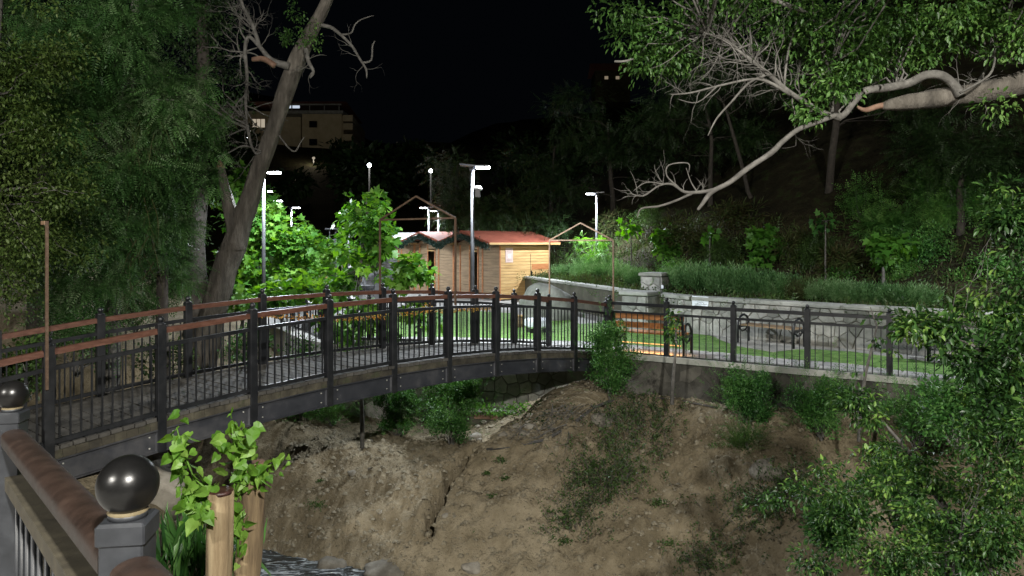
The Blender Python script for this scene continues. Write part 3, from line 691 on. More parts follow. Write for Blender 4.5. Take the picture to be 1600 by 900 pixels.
for side, fn, sg in (('n', nb, -1), ('f', fb, 1)):
    for k in range(-2, 9):
        a, b = fn(k), fn(k+1); d = (b-a).normalized(); g = d*.054; o = BN*sg
        mm = MB(); N_ = 9     # timber edge built of short blocks with uneven lower edges
        for q in range(N_):
            p0 = a.lerp(b, (q+.0)/N_); p1 = a.lerp(b, (q+.975)/N_); dz = rnd.uniform(-.004,.003)
            mm.bar(p0+Vector((0,0,-.155+dz)), p1+Vector((0,0,-.155+dz)), .06+rnd.uniform(-.003,.003), .105)
        mm.build('edge_beam', M['moss_wood'], fbk)
        gm = MB(); gz = -.345; hgt = .27
        gm.bar(a+g+Vector((0,0,gz)), b-g+Vector((0,0,gz)), .016, hgt)
        for e in (1, -1): gm.bar(a+g+Vector((0,0,gz+e*hgt/2))+o*.018, b-g+Vector((0,0,gz+e*hgt/2))+o*.018, .06, .016)
        for e in (.0, 1.): p = (a+g).lerp(b-g, e)+o*.012; gm.bar(p+Vector((0,0,gz-hgt/2)), p+Vector((0,0,gz+hgt/2)), .03, .03, up=(0,1,0))
        gi = gm.build('girder', M['girder'], fbk)
        bo = MB()
        for e in (.08, .92):
            for z in (-.07, .07):
                p = (a+g).lerp(b-g, e)+o*.012+Vector((0,0,gz+z)); bo.bar(p, p+o*.012, .016, .016)
        bo.build('bolts', M['cap'], gi)['kind'] = 'stuff'
for k in range(-2, 10):
    mm = MB(); mm.bar(nb(k)+Vector((0,0,-.36))+BN*.06, fb(k)+Vector((0,0,-.36))-BN*.06, .08, .14); mm.build('cross_beam', M['girder'], fbk)

rfn = empty('riverside_fence', rf(3), 'black steel fence with ball-topped posts along the edge of the plaza on the right', 'fence')
railing(rfn, rf, [0.0+1e-3]+[1,2,3,4,5,6,7], 0, 9, M['steel'], 1.12, .06) if False else None
def rf2(k): return rf(k)
bal = None
railing(rfn, lambda k: rf(k), [.06,1,2,3,4,5,6,7], 0, 9, M['steel'], 1.12, .07)
PE = [Vector((.75,18.3,.04)), Vector((-2.34,18.75,.04)), Vector((-5.0,19.3,.04)), Vector((-7.35,23.6,.04)), Vector((-10.2,30,.04))]
st = []
for i in range(1, len(PE)-1):
    n_ = max(1, round((PE[i+1]-PE[i]).length/1.45)); st += [PE[i].lerp(PE[i+1], q/n_) for q in range(n_)]
st.append(PE[-1])
pf = empty('ramp_fence', PE[1], 'black railing with ball-topped posts along the left edge of the plaza behind the bridge', 'fence')
def sp(k):
    k = max(0, min(len(st)-1, k)); i = min(int(k), len(st)-2); return st[i].lerp(st[i+1], k-i)
railing(pf, sp, list(range(len(st))), 0, 10, M['steel'], 1.0, .05)

# ---- timber arch frames over the bridge
def arch(pn, pf_, zbn, zbf, zt, za, m, label):
    a = Vector((pn.x, pn.y, zbn)); b = Vector((pf_.x, pf_.y, zbf)); at, bt = Vector((pn.x,pn.y,zt)), Vector((pf_.x,pf_.y,zt)); ap = (at+bt)/2; ap.z = za
    r = empty('gable_arch', a, label, 'arch', 'gable arches over the footbridge'); s = .03
    for nm, p, q in (('upright', a, at), ('upright', b, bt), ('tie_bar', at+(bt-at).normalized()*.024, bt-(bt-at).normalized()*.024), ('rafter', at, ap), ('rafter', bt, ap)):
        mm = MB(); mm.bar(p, q, s, s, up=(0,0,1) if nm != 'upright' else (.6,.8,0)); mm.build(nm, m, r)
o_ = -BN*.08
v0 = nb(-.03)+o_; ar = empty('timber_upright', (v0.x,v0.y,.8), 'tall tan timber upright with a short stub standing on the near left bridge railing', 'pole')
mm = MB(); mm.bar((v0.x,v0.y,.85), (v0.x,v0.y,2.75), .027, .027, up=(.6,.8,0)); mm.build('upright', M['rust'], ar)
mm = MB(); mm.bar(Vector((v0.x,v0.y,2.73))+BN*.024, Vector((v0.x,v0.y,2.73))+BN*.14, .04, .04); mm.build('stub', M['frame'], ar)
arch(nb(5.08)+o_, fb(4.95), 1.4, 1.5, 2.95, 3.37, M['rust'], 'rust-brown gable arch over the middle of the bridge in front of the cabins')
arch(nb(9.12)+o_, fb(9.02), 1.0, 1.0, 2.57, 2.98, M['frame'], 'pale tan gable arch at the far end of the bridge beside the boulder')
# ---- garland along the inner side of the far railing
gp = [P(402,492,12.3),P(455,496,12.7),P(515,498,13.2),P(560,497,13.6),P(600,494,14.1),P(655,487,14.8),P(665,484,14.9),P(700,486,15.4),P(740,483,16.0),P(775,481,16.6)]
gl = []
for i in range(len(gp)-1):
    n_ = int((gp[i+1]-gp[i]).length*170); gl += [list(gp[i].lerp(gp[i+1], random.random())+Vector((random.gauss(0,.016),random.gauss(0,.016),random.gauss(0,.022)))) for _ in range(n_)]
for _ in range(60): gl.append(list(gp[6]+Vector((random.gauss(0,.05),random.gauss(0,.05),random.gauss(.03,.06)))))
gl = np.array(gl); ga = empty('flower_garland', gp[4], 'garland of dried orange and yellow flowers strung along the inner bridge railing', 'garland')
mm = MB(); mm.tube(gp, .006, 4); mm.build('string', M['hose'], ga)
leafcloud('flowers', gl, rng.normal(size=gl.shape), rng.normal(size=gl.shape), rng.uniform(.03,.06,len(gl)), 'leaf4', M['lf_flower'], ga)

# ------------------------------------------------------------------ foreground railing by the camera
fr = empty('foreground_railing', (-1.35,2.17,.85), 'brown and grey railing with big black balls right in front of the camera', 'railing')
A = Vector((-.748,1.44,0)); B = Vector((-1.96,2.90,0)); dAB = (B-A).normalized(); rz = math.atan2(dAB.y, dAB.x); Z = lambda v, z: Vector((v.x, v.y, z))
Cc = A-dAB*1.9; Dd = B+dAB*1.9
PZ = [(Cc, 2.14), (A, 2.03), (B, 1.905), (Dd, 1.8)]
for v, zc in PZ:
    pm = MB(); pm.box((v.x, v.y, (zc-.09+.7)/2), (.080,.080,zc-.09-.7), R(8), bev=.006)
    po = pm.build('post', M['postg'], fr)
    cp = MB(); cp.box((v.x, v.y, zc-.085), (.090,.090,.046), R(8), bev=.006); cp.lathe((v.x,v.y,zc-.062), [(.036,0),(.036,.012)], 20); cp.build('post_cap', M['postg'], po)
    nk = MB(); nk.lathe((v.x,v.y,zc-.056), [(.034,0),(.037,.006),(.03,.012)], 24); nk.build('collar', M['seal'], po)
    ba = MB(); ba.lathe((v.x,v.y,zc), sphere_prof(.0565, 0, 24), 40); ba.build('ball', M['ball'], po)
bal = None
for i in range(3):
    (a, za), (b, zb2) = PZ[i], PZ[i+1]; g = dAB*.052
    up = Vector((0,0,1)); 
    # rounded broad handrail
    pa, pb = Z(a+g, za-.155), Z(b-g, zb2-.155); sd = Vector((dAB.y,-dAB.x,0)); prof = []
    for k in range(13):
        t_ = math.pi*k/12; prof.append((math.cos(t_)*.043, math.sin(t_)*.024+.006))
    prof += [(-.043,-.026),(.043,-.026)]
    vs = [pa+sd*u+up*v for u, v in prof]+[pb+sd*u+up*v for u, v in prof]; k = len(prof)
    mm = MB(); mm.add(vs, [(q,(q+1)%k,k+(q+1)%k,k+q) for q in range(k)], True); mm.add(vs, [tuple(range(k-1,-1,-1)), tuple(range(k,2*k))])
    mm.build('handrail', M['rust_rail'], fr)
    mm = MB(); mm.bar(Z(a+g,za-.33), Z(b-g,zb2-.33), .06, .05); mm.build('mid_rail', M['olive_rail'], fr)
    mm = MB(); mm.bar(Z(a+g,za-1.1), Z(b-g,zb2-1.1), .05, .05); mm.build('bottom_rail', M['postg'], fr)
    for j in range(12):
        p = Z(a.lerp(b, (j+1)/13), lerp(za, zb2, (j+1)/13)-.355); mm = MB(); mm.tube([p, p-up*.72], .009, 8); mm.build('baluster', M['postg'], fr)
mb = MB(); n2 = Vector((-dAB.y, dAB.x, 0)); q = [A-dAB*8-n2*-.3, A+dAB*9-n2*-.3]
pA, pB = A-dAB*8, A+dAB*9; s_ = Vector((-dAB.y, dAB.x, 0)); s_ = s_ if s_.y < 0 else -s_
mb.prism([tuple((pA+s_*-.2).xy), tuple((pB+s_*-.2).xy), tuple((pB+s_*5).xy), tuple((pA+s_*5).xy)][::1], .55, .86); tag(mb.build('roadway', M['conc']), kind='structure')

# ------------------------------------------------------------------ cut willow trunks with sprouts
def logpost(px, py, d, w, botx, label, cut, seed):
    top = P(px, py, d); bx = P(botx, 900, d); g = ground(top.x, top.y); zlow = min(g-.2, bx.z-.1)
    dx = (bx-top)/(top.z-bx.z); bot = top+dx*(top.z-zlow)
    r = empty('cut_trunk', (bot.x,bot.y,g), label, 'tree stump', 'pollarded trunks sprouting by the railing'); pts = [bot.lerp(top, k/14) for k in range(15)]
    pts = [p+Vector((noise.noise(Vector((k*.4,seed,0))),noise.noise(Vector((k*.4,seed,5))),0))*.012 for k, p in enumerate(pts)]
    mm = MB(); mm.tube(pts, [w*(1.12-.12*k/14) for k in range(15)], 28, rough=.12, seed=seed); mm.build('trunk', M['log'], r)
    mm = MB(); mm.lathe((pts[-1].x,pts[-1].y,pts[-1].z-.012), [(w*1.02,0),(w*1.04,.012),(w*.96,.022),(w*.6,.016),(w*.2,.02)], 28); mm.build('cut_face', M[cut], r)
    return r, pts[-1]
def sprout(root, pts2, d, nl, sz, seed):
    """a leafy shoot along image points"""
    rnd = np.random.default_rng(seed); pts = [P(x, y, d) for x, y in pts2]; mm = MB(); mm.tube(pts, list(np.linspace(.008,.003,len(pts))), 6); mm.build('shoot', M['lf_sprout'], root)
    pos = []; ax = []; S_ = []
    nl = int(nl*1.7)
    for k in range(nl):
        f = rnd.random()**.8*(len(pts)-1.001); i = int(f); p = pts[i].lerp(pts[i+1], f-i); a = rnd.normal(size=3); a[2] = -.5-abs(a[2])*.5; a /= np.linalg.norm(a)
        off = rnd.normal(size=3)*.042; pos.append(np.array(p)+off); ax.append(a); S_.append(sz*rnd.uniform(.35,1.2))
    up = rnd.normal(size=(nl,3))*.9; up[:,1] -= .8; up[:,2] += .5
    leafobjs(np.array(pos), np.array(ax), up, np.array(S_), 'heart', M['lf_sprout'], root)
TPL['heart'] = T([(0,.06,0),(.22,-.04,.03),(.44,.14,.04),(.44,.40,.10),(.24,.72,-.06),(0,1.05,-.24),(-.24,.72,-.02),(-.42,.40,.06),(-.44,.14,.04),(-.22,-.04,.03),(0,.45,-.05)],
                 [(10,0,1,2),(10,2,3),(10,3,4),(10,4,5),(10,5,6),(10,6,7),(10,7,8),(10,8,9,0)])
r1, tp1 = logpost(343,768,4.0,.066,343,'front cut trunk with a dark maroon painted top and leafy shoots on its left', 'logtop', 1)
r2, tp2 = logpost(397,724,4.3,.068,386,'taller tan cut trunk leaning behind the front one with a raw ragged top', 'torn', 2)
sprout(r1, [(325,800),(310,770),(300,740),(285,700),(276,668)], 3.95, 34, .085, 1)
sprout(r1, [(325,802),(300,790),(288,768)], 3.9, 20, .075, 2)
sprout(r1, [(330,795),(318,760),(300,745)], 4.0, 14, .07, 12)
sprout(r2, [(362,790),(366,760),(372,720),(366,690),(362,662)], 4.15, 34, .085, 3)
sprout(r2, [(362,780),(380,740),(388,700),(384,675)], 4.15, 22, .08, 4)
sprout(r2, [(395,735),(415,730),(435,722),(445,712)], 4.25, 11, .08, 5)
sprout(r2, [(400,745),(410,752),(424,762)], 4.2, 5, .06, 6)
sprout(r2, [(372,870),(372,840),(378,815),(382,795)], 4.1, 14, .075, 7)

# ------------------------------------------------------------------ street lamps
def lamp(px, pyt, d, side, zbase, label, energy, lens='lens', scale=1.0, box=False, group='solar street lamps on the plaza', spot=True, tall=None):
    top = P(px, pyt, d); r = empty('street_lamp', (top.x, d, zbase), label, 'street lamp', group)
    mm = MB(); mm.tube([(top.x,d,zbase),(top.x,d,zbase+1.2),(top.x,d,top.z-.05)], [.055*scale,.05*scale,.04*scale], 14); mm.build('pole', M['galv'], r)
    mm = MB(); mm.box((top.x,d,zbase+.015), (.26,.26,.03)); mm.build('base_plate', M['galv'], r)
    mm = MB(); s = side
    mm.bar((top.x-s*.30,d,top.z+.04), (top.x+s*.10,d,top.z+.0), .34, .035); mm.bar((top.x-s*.06,d,top.z-.10), (top.x+s*.1,d,top.z-.01), .06, .03); mm.build('solar_panel', M['panel'], r)
    mm = MB(); mm.bar((top.x+s*.10,d,top.z+.006), (top.x+s*.40,d,top.z+.006), .20, .035); mm.tube([(top.x-.07,d,top.z-.02),(top.x-.05,d,top.z-.09),(top.x,d,top.z-.12),(top.x+.05,d,top.z-.09),(top.x+.07,d,top.z-.02)], .015, 6)
    h = mm.build('lamp_head', M['galv'], r)
    mm = MB(); mm.box((top.x+s*.26,d,top.z-.027), (.34,.2,.045), bev=.015); mm.build('lens', M[lens], h)
    if box:
        mm = MB(); zz = EYE-(302-HY)/F*d; mm.box((top.x+.13,d-.02,zz), (.13,.10,.20), bev=.01); bx = mm.build('camera_housing', M['steel'], r)
        mm = MB(); mm.tube([(top.x+.02,d-.02,zz+.12),(top.x+.1,d-.02,zz+.135),(top.x+.2,d-.02,zz+.12),(top.x+.24,d-.02,zz+.09)], [.02,.05,.05,.02], 10); mm.build('hood', M['white'], bx)
    if energy:
        ld = bpy.data.lights.new('lamp_light', 'SPOT' if spot else 'POINT'); ld.energy = energy; ld.color = COOL; ld.shadow_soft_size = .09
        if spot: ld.spot_size = R(172); ld.spot_blend = .35
        lo = bpy.data.objects.new('lamp_light', ld); COL.objects.link(lo); lo.location = (s*.26, 0, top.z-.07-zbase); lo.parent = r
    return r
lamp(738,260,18.0,1,0,'tallest solar street lamp, with a black camera box on its pole', LAMP_W*1.35, box=True)
lamp(1715,262,14.6,-1,0,'solar street lamp on the plaza beyond the right picture edge', LAMP_W*.55)
lamp(932,302,31,-1,.84,'solar street lamp on the slope behind the retaining wall, right of the boulder', LAMP_W*1.7)
lamp(412,268,19.4,1,0,'leftmost tall solar street lamp, right beside the leaning trunk', LAMP_W*.7)
lamp(406,298,25.8,1,0,'small solar street lamp half hidden behind the leaning trunk', LAMP_W*.8)
lamp(425,313,32,1,0,'solar street lamp with its head above the bright plane tree on the left', LAMP_W*.8)
lamp(455,324,37.8,1,0,'slender solar street lamp standing clear right of the left plane tree', LAMP_W*1.1)
lamp(670,324,37.8,-1,0,'left of two close solar street lamps rising behind the cabin roofs', LAMP_W*1.1)
lamp(685,329,40,-1,0,'right of two close solar street lamps rising behind the cabin roofs', LAMP_W)
lamp(545,332,33,-1,0,'solar street lamp pole hidden in the young plane tree', LAMP_W*.9)
def farlamp(px, py, d, label, e, s=1.0):
    p = P(px, py, d); g = ffn(p.x, d)[2]; r = empty('flood_lamp', (p.x, d, g), label, 'street lamp', 'far lamps on the dark hill')
    mm = MB(); mm.tube([(p.x,d,g-.5),(p.x,d,p.z)], .06, 8); mm.build('pole', M['bark_dk'], r)
    mm = MB(); mm.lathe((p.x,d,p.z-.1*s), sphere_prof(.15*s,0,8), 12); mm.build('lens', M['lens_far'], r)
    if e:
        ld = bpy.data.lights.new('lamp_light', 'POINT'); ld.energy = e; ld.color = COOL; ld.shadow_soft_size = .3
        lo = bpy.data.objects.new('lamp_light', ld); COL.objects.link(lo); lo.location = (0, -.8, p.z-g); lo.parent = r
farlamp(577,256,56,'bright white lamp alone in the dark above the young plane tree', 250)
farlamp(673,265,60,'bright white lamp in the dark above the rust-brown arch', 250)
farlamp(803,248,120,'small distant lamp right of the nearest street lamp head', 120, .55)
# tall lamps of the road the camera stands on (behind the camera)
def roadlamp(x, y, h, label, e, tgt):
    r = empty('road_lamp', (x,y,.6), label, 'street lamp', 'road lamps behind the camera'); mm = MB(); mm.tube([(x,y,.6),(x,y,h-1),(x,y,h)], [.09,.07,.055], 12); mm.build('pole', M['galv'], r)
    mm = MB(); mm.bar((x,y,h), (x,y+1.1,h+.12), .06, .06); mm.box((x,y+1.25,h+.12), (.28,.6,.1), bev=.03); h_ = mm.build('lamp_head', M['galv'], r)
    mm = MB(); mm.box((x,y+1.25,h+.062), (.2,.46,.02)); mm.build('lens', M['lens'], h_)
    ld = bpy.data.lights.new('lamp_light', 'SPOT'); ld.energy = e; ld.color = NEUT; ld.shadow_soft_size = .22; ld.spot_size = R(120); ld.spot_blend = .8
    lo = bpy.data.objects.new('lamp_light', ld); COL.objects.link(lo); lo.location = (0,1.25,h-.6-.02); lo.parent = r
    d = Vector(tgt)-Vector((x,y+1.25,h)); lo.rotation_euler = d.to_track_quat('-Z','Y').to_euler()
roadlamp(3.5, -7, 8, 'tall road lamp behind the camera on the right', KEY_W, (1.5,14,1.0))
roadlamp(-9, -9, 9, 'tall road lamp behind the camera on the left', KEY_W*.75, (0,14,0))

# ------------------------------------------------------------------ cabins
th = R(37); U = Vector((math.cos(th), math.sin(th), 0)); V_ = Vector((math.sin(th), -math.cos(th), 0)); UP = Vector((0,0,1))
C0 = Vector((-.5,32.0,0))        # front right corner of the right cabin
def cabin(idx, label, detail):
    O = C0-V_*3.75*idx; r = empty('market_cabin', O, label, 'cabin', 'gabled timber market cabins'); Wd = 3.66; Dp = 2.74; H = 2.42; RZ = 3.02
    def q(u, v, z): return O+U*u-V_*v+UP*z
    def boards(name, p0, p1, z0, z1, m, out, skip=(), bh=.135, par=r):
        mm = MB(); n_ = int(math.ceil((z1-z0)/bh)); d = (p1-p0); L = d.length; d = d.normalized()
        for i in range(n_):
            a = z0+i*bh; b = min(z1, a+bh-.008)
            segs = [(0, L)]
            for (s0, s1, c0, c1) in skip:
                if a < c1 and b > c0:
                    ns = []
                    for x0, x1 in segs:
                        if s0 > x0: ns.append((x0, min(s0, x1)))
                        if s1 < x1: ns.append((max(s1, x0), x1))
                    segs = [z for z in ns if z[1] > z[0]]
            for x0, x1 in segs: mm.bar(p0+d*x0+UP*((a+b)/2), p0+d*x1+UP*((a+b)/2), .03, b-a)
        return mm.build(name, m, par)
    boards('side_wall', q(0,0,0), q(Dp,0,0), .06, H, M['pine'], V_)
    boards('back_wall', q(Dp,0.03,0), q(Dp,Wd,0), .06, H, M['pine_dk'], U)
    boards('far_side_wall', q(0.03,Wd,0), q(Dp,Wd,0), .06, H, M['pine_dk'], U)
    ds, de = (1.72, 2.32)
    boards('front_wall', q(0,0.03,0), q(0,Wd,0), .06, H, M['pine_dk'], U, skip=((ds, de, 0, 2.12),))
    mm = MB(); mm.add([q(0,0.03,H),q(0,Wd,H),q(0,Wd/2,RZ-.06),q(.03,0.03,H),q(.03,Wd,H),q(.03,Wd/2,RZ-.06)], [(0,2,1),(3,4,5),(0,1,4,3),(1,2,5,4),(2,0,3,5)]); mm.build('gable', M['pine_dk'], r)
    mm = MB(); mm.prism([tuple(q(.04,.04,0).xy), tuple(q(Dp-.04,.04,0).xy), tuple(q(Dp-.04,Wd-.04,0).xy), tuple(q(.04,Wd-.04,0).xy)][::-1], 0, .05); mm.build('floor', M['old_wood'], r)
    dr = MB(); dr.bar(q(.35,ds-.1,.06), q(.35,de+.05,.06), .03, .01); dr.build('threshold', M['dark'], r)
    dr = MB(); pA_ = q(.02,de,.0); dr.bar(q(.03,ds+.0,1.05), q(.5,ds-.05,1.05), .03, 2.0); dr.build('door', M['dark'], r)
    for v in (0, ds-.04, de+.04, Wd*.86, Wd, Wd*.36):
        mm = MB(); mm.bar(q(-.025,v,.0), q(-.025,v,H if v not in (0,Wd) else H-.02), .06, .05, up=U); mm.build('trim', M['pine_rd'], r)
    mm = MB(); mm.bar(q(-.03,ds,2.14), q(-.03,de,2.14), .05, .06); mm.build('lintel', M['pine'], r)
    for u in (Dp*.995,):
        mm = MB(); mm.bar(q(u,-.022,0), q(u,-.022,H), .05, .06, up=V_); mm.build('trim', M['pine_rd'], r)
    fo_, bo_ = .82, .38; ev = .32
    for s, nm in ((1,'n'),(-1,'f')):
        c = Wd/2; e0 = -ev if s > 0 else Wd+ev; ze = RZ-(RZ-2.5)*1.0
        a = [q(-fo_,e0,ze), q(Dp+bo_,e0,ze), q(Dp+bo_,c,RZ), q(-fo_,c,RZ)]; up = UP*.045
        mm = MB(); mm.hexa([a[0],a[1],a[2],a[3],a[0]+up,a[1]+up,a[2]+up,a[3]+up]); mm.build('roof_slope', M['tarp'] if (detail == 0 and s > 0) else M['felt'], r)
        mm = MB(); mm.bar(q(-fo_+.01,e0-(.012 if s > 0 else -.012),ze-.02), q(Dp+bo_,e0-(.012 if s > 0 else -.012),ze-.02), .025, .09); mm.build('eave_board', M['pine'], r)
        for uu in (-fo_-.016, Dp+bo_+.016):
            mm = MB(); mm.bar(q(uu,e0,ze-.01), q(uu,c,RZ-.01), .03, .12); mm.build('barge_board', M['felt'], r)
        n_ = 1500; tt = rng.random(n_); base = np.array([list(q(-fo_-.05,lerp(e0,c,float(x)),lerp(ze,RZ,float(x))-.17)) for x in tt])
        base += rng.normal(size=(n_,3))*np.array([.05,.05,.065]); leafcloud('garland', base, rng.normal(size=(n_,3)), rng.normal(size=(n_,3)), rng.uniform(.05,.11,n_), 'leaf4', M['garl'], r)
    if detail == 2:
        mm = MB(); mm.box(q(Dp*.30*.55,-.03,1.98)-UP*.0, (.40,.012,.64), th); nt_ = mm.build('notice', M['paper'], r); nt_['label'] = 'pinkish paper notice pinned near the corner'
        mm = MB(); mm.box(q(Dp*.30*.55,-.038,1.93), (.13,.006,.14), th); mm.build('print', M['white'], nt_)
        mm = MB()
        for z in (2.2,2.14,2.08,1.80,1.75): mm.box(q(Dp*.30*.55,-.038,z), (.28,.006,.012), th)
        mm.build('print', M['ink'], nt_)
        mm = MB(); mm.bar(q(1.72,-.02,1.45), q(2.68,-.02,1.45), .012, .25); pb_ = mm.build('patch_board', M['pine_rd'], r); pb_['label'] = 'orange-brown replacement board by the right corner'
        mm = MB(); mm.bar(q(1.68,-.035,.98), q(1.68,-.035,1.28), .03, .05, up=V_); mm.tube([q(1.68,-.05,1.25),q(1.68,-.10,1.22),q(1.68,-.10,1.04),q(1.68,-.05,1.0)], .012, 6); mm.build('door_handle', M['steel'], r)
        mm = MB()
        for u in (1.65, 2.71): mm.bar(q(u,-.019,.06), q(u,-.019,H-.4), .012, .016, up=V_)
        mm.build('door_joint', M['dark'], r)
    return r
cabin(0, 'right-hand red-roofed timber cabin with a notice on its bright side wall', 2)
cabin(1, 'middle red-roofed timber cabin with a dark doorway, joined to the right-hand one', 1)
cabin(2, 'left timber cabin with a pale tarp over its roof, half hidden by leaves', 0)

# boulder, stump seat, pale block
def rockmesh(r, sx, sy, sz, seed, sub=3, rough=.22):
    import bmesh
    bm = bmesh.new(); bmesh.ops.create_icosphere(bm, subdivisions=sub, radius=1)
    for v in bm.verts:
        k = 1+rough*noise.noise(v.co*1.1+Vector((seed*3.1,0,0)))*1.6+rough*.5*noise.noise(v.co*3+Vector((seed,5,0)))+rough*.2*noise.noise(v.co*8)
        v.co = Vector((v.co.x*sx*k, v.co.y*sy*k, v.co.z*sz*k))
    me = bpy.data.meshes.new('rock'); bm.to_mesh(me); bm.free(); me.polygons.foreach_set('use_smooth', [True]*len(me.polygons)); me.materials.append(r); return me
def rock(name, loc, s, seed, label, m='rock', cat='rock', group=None, sub=3):
    o = link(name, rockmesh(M[m], s[0], s[1], s[2], seed, sub)); o.location = loc; return tag(o, label, cat, group)
rock('boulder', P(857,497,24)+Vector((.05,.4,.28)), (.88,.7,.78), 2, 'big rounded grey boulder beside the cabin at the edge of the lawn', 'boulder', 'boulder', sub=4)
sp_ = P(812,512,21.9); sg = empty('log_stool', (sp_.x,sp_.y,.0), 'short round log stool standing on the lawn', 'stool'); mm = MB(); mm.lathe((sp_.x,sp_.y,.0), [(.13,0),(.12,.2),(.125,.33)], 16); mm.build('trunk', M['pine_dk'], sg); mm = MB(); mm.lathe((sp_.x,sp_.y,.33), [(.15,0),(.15,.04),(.12,.045)], 16); mm.build('seat', M['pine'], sg)
wb = P(841,525,20.6); wr = empty('seating_block', (wb.x,wb.y,0), 'pale concrete seating block on dark feet on the lawn beside the log stool', 'seat'); mm = MB(); mm.box((wb.x,wb.y,.28), (.66,.5,.26), .3, bev=.05); mm.build('top', M['white'], wr)
for s in (-.22,.22): mm = MB(); mm.box((wb.x+s,wb.y,.09), (.1,.4,.13), .3); mm.build('foot', M['steel'], wr)

# ------------------------------------------------------------------ benches
def bench(name, O, ux, vx, L, label, back, led, tint='seat'):
    """O left front foot at ground; ux along the seat; vx from the back towards the front"""
    r = empty('park_bench', O, label, 'bench', 'park benches with arched black arms'); O = Vector(O); u = Vector((ux[0],ux[1],0)).normalized(); v = Vector((vx[0],vx[1],0)).normalized(); D = .5
    for s in (0, 1):
        p = O+u*L*s; pts = [p+UP*.0, p+UP*.42]
        for k in range(1, 9): a = math.pi*k/9; pts.append(p+v*(D/2-math.cos(a)*D/2)+UP*(.42+math.sin(a)*.26))
        pts += [p+v*D+UP*.42, p+v*D]
        mm = MB(); mm.tube(pts, .028, 8); mm.build('arm', M['steel'], r)
        mm = MB(); mm.bar(p+UP*.40-v*.0, p+v*D+UP*.40, .05, .05); mm.tube([p+v*.06+UP*.36, p+v*.18+UP*.27, p+v*.34+UP*.29, p+v*.44+UP*.38], .022, 6); mm.build('seat_bracket', M['steel'], r)
        if back: mm = MB(); mm.bar(p+UP*.3, p-v*.13+UP*.92, .05, .05, up=u); mm.build('back_support', M['steel'], r)
    for k in range(4):
        a = O+v*(.07+k*.12)+UP*.445; mm = MB(); mm.bar(a+u*.035, a+u*(L-.035), .10, .035); mm.build('seat_slat', M[tint], r)
    if back:
        for z, o_ in ((.62,-.045),(.82,-.085)):
            a = O+v*(o_+.05)+UP*z; mm = MB(); mm.bar(a-u*.02, a+u*(L+.02), .035, .13); mm.build('back_slat', M[tint], r)
    if led:
        mm = MB(); a = O+v*.02+UP*.30; a = O+v*.10+UP*.20; mm.bar(a+u*.1, a+u*(L-.1), .02, .02); mm.build('led_strip', M['led'], r)
        ld = bpy.data.lights.new('led_light', 'AREA'); ld.shape = 'RECTANGLE'; ld.size = L-.2; ld.size_y = .03; ld.energy = 14; ld.color = (1,.50,.17)
        lo = bpy.data.objects.new('led_light', ld); COL.objects.link(lo); lo.parent = r; wm = Matrix((( u.x, v.x, 0),(u.y, v.y, 0),(0,0,1))).to_4x4(); wm.translation = (u*L/2+v*.10+UP*.185); lo.matrix_basis = wm
    return r
uf = Vector((1.227,-.78,0)).normalized(); vf = Vector((n_f.x,n_f.y,0))
O1 = rf(.08)+vf*.20; O1.z = .03
bench('b1', O1+uf*.03, uf, vf, 1.62, 'orange-brown slatted bench with a warm light strip beneath it, backing onto the riverside fence', True, True)
b2 = P(1153,537,18.4); b2.z = .03; e2 = P(1240,547,17.3)
u2 = (Vector((e2.x,e2.y,0))-Vector((b2.x,b2.y,0))); 
bench('b2', (b2.x,b2.y,.03), u2, (u2.y*-1, u2.x), u2.length, 'backless wooden bench with arched black arms by the stone wall, right of the plaque', False, False, 'pine_dk')
b3 = fo(4.35, 2.25); bench('b3', (b3[0],b3[1],.03), uf, vf, 1.5, 'shaded dark bench behind the leafy branches near the right end of the wall', True, False, 'old_wood')

# ------------------------------------------------------------------ far part of the plaza: tables, grill, slatted fence
def table(px, py, d, w, label):
    p = P(px, py, d); r = empty('picnic_table', (p.x,p.y,0), label, 'picnic table', 'pale picnic tables on the far plaza')
    for k in range(4): mm = MB(); mm.box((p.x,p.y-.3+k*.2,.74), (w,.18,.04)); mm.build('top_slat', M['pine'], r)
    for s in (-1,1):
        for k in (0,1): mm = MB(); mm.box((p.x,p.y+s*(.62+k*.17),.44), (w,.15,.04)); mm.build('seat_slat', M['pine'], r)
        mm = MB(); x = p.x+s*w*.36
        mm.bar((x,p.y-.65,.02),(x,p.y-.2,.71),.08,.05,up=(1,0,0)); mm.bar((x,p.y+.65,.02),(x,p.y+.2,.71),.08,.05,up=(1,0,0)); mm.bar((x+.05,p.y-.75,.40),(x+.05,p.y+.75,.40),.05,.08); mm.build('leg', M['pine_dk'], r)
table(485,470,33,1.9,'picnic table nearest the left ramp'); table(508,452,38,1.9,'picnic table in the middle of the far plaza'); table(540,447,42,2.2,'picnic table furthest back beside the grill')
gp_ = P(566,452,30); gr_ = empty('barbecue', (gp_.x,30,0), 'round black barbecue with a conical hood and chimney behind the young plane tree', 'barbecue')
mm = MB(); mm.lathe((gp_.x,30,.45), [(.25,0),(.48,.12),(.52,.32),(.5,.33)], 20); mm.build('bowl', M['girder'], gr_)
mm = MB(); mm.lathe((gp_.x,30,0), [(.2,0),(.2,.45)], 14); mm.build('stand', M['conc'], gr_)
mm = MB(); mm.lathe((gp_.x,30,1.5), [(.58,0),(.56,.03),(.14,.42)], 20); mm.build('hood', M['girder'], gr_)
mm = MB(); mm.lathe((gp_.x,30,1.9), [(.09,0),(.09,1.6),(.16,1.62),(.02,1.72)], 12); mm.build('chimney', M['girder'], gr_)
for k in range(3): a = k*2.1; mm = MB(); mm.bar((gp_.x+.48*math.cos(a),30+.48*math.sin(a),.75),(gp_.x+.5*math.cos(a),30+.5*math.sin(a),1.53),.03,.03); mm.build('strut', M['steel'], gr_)
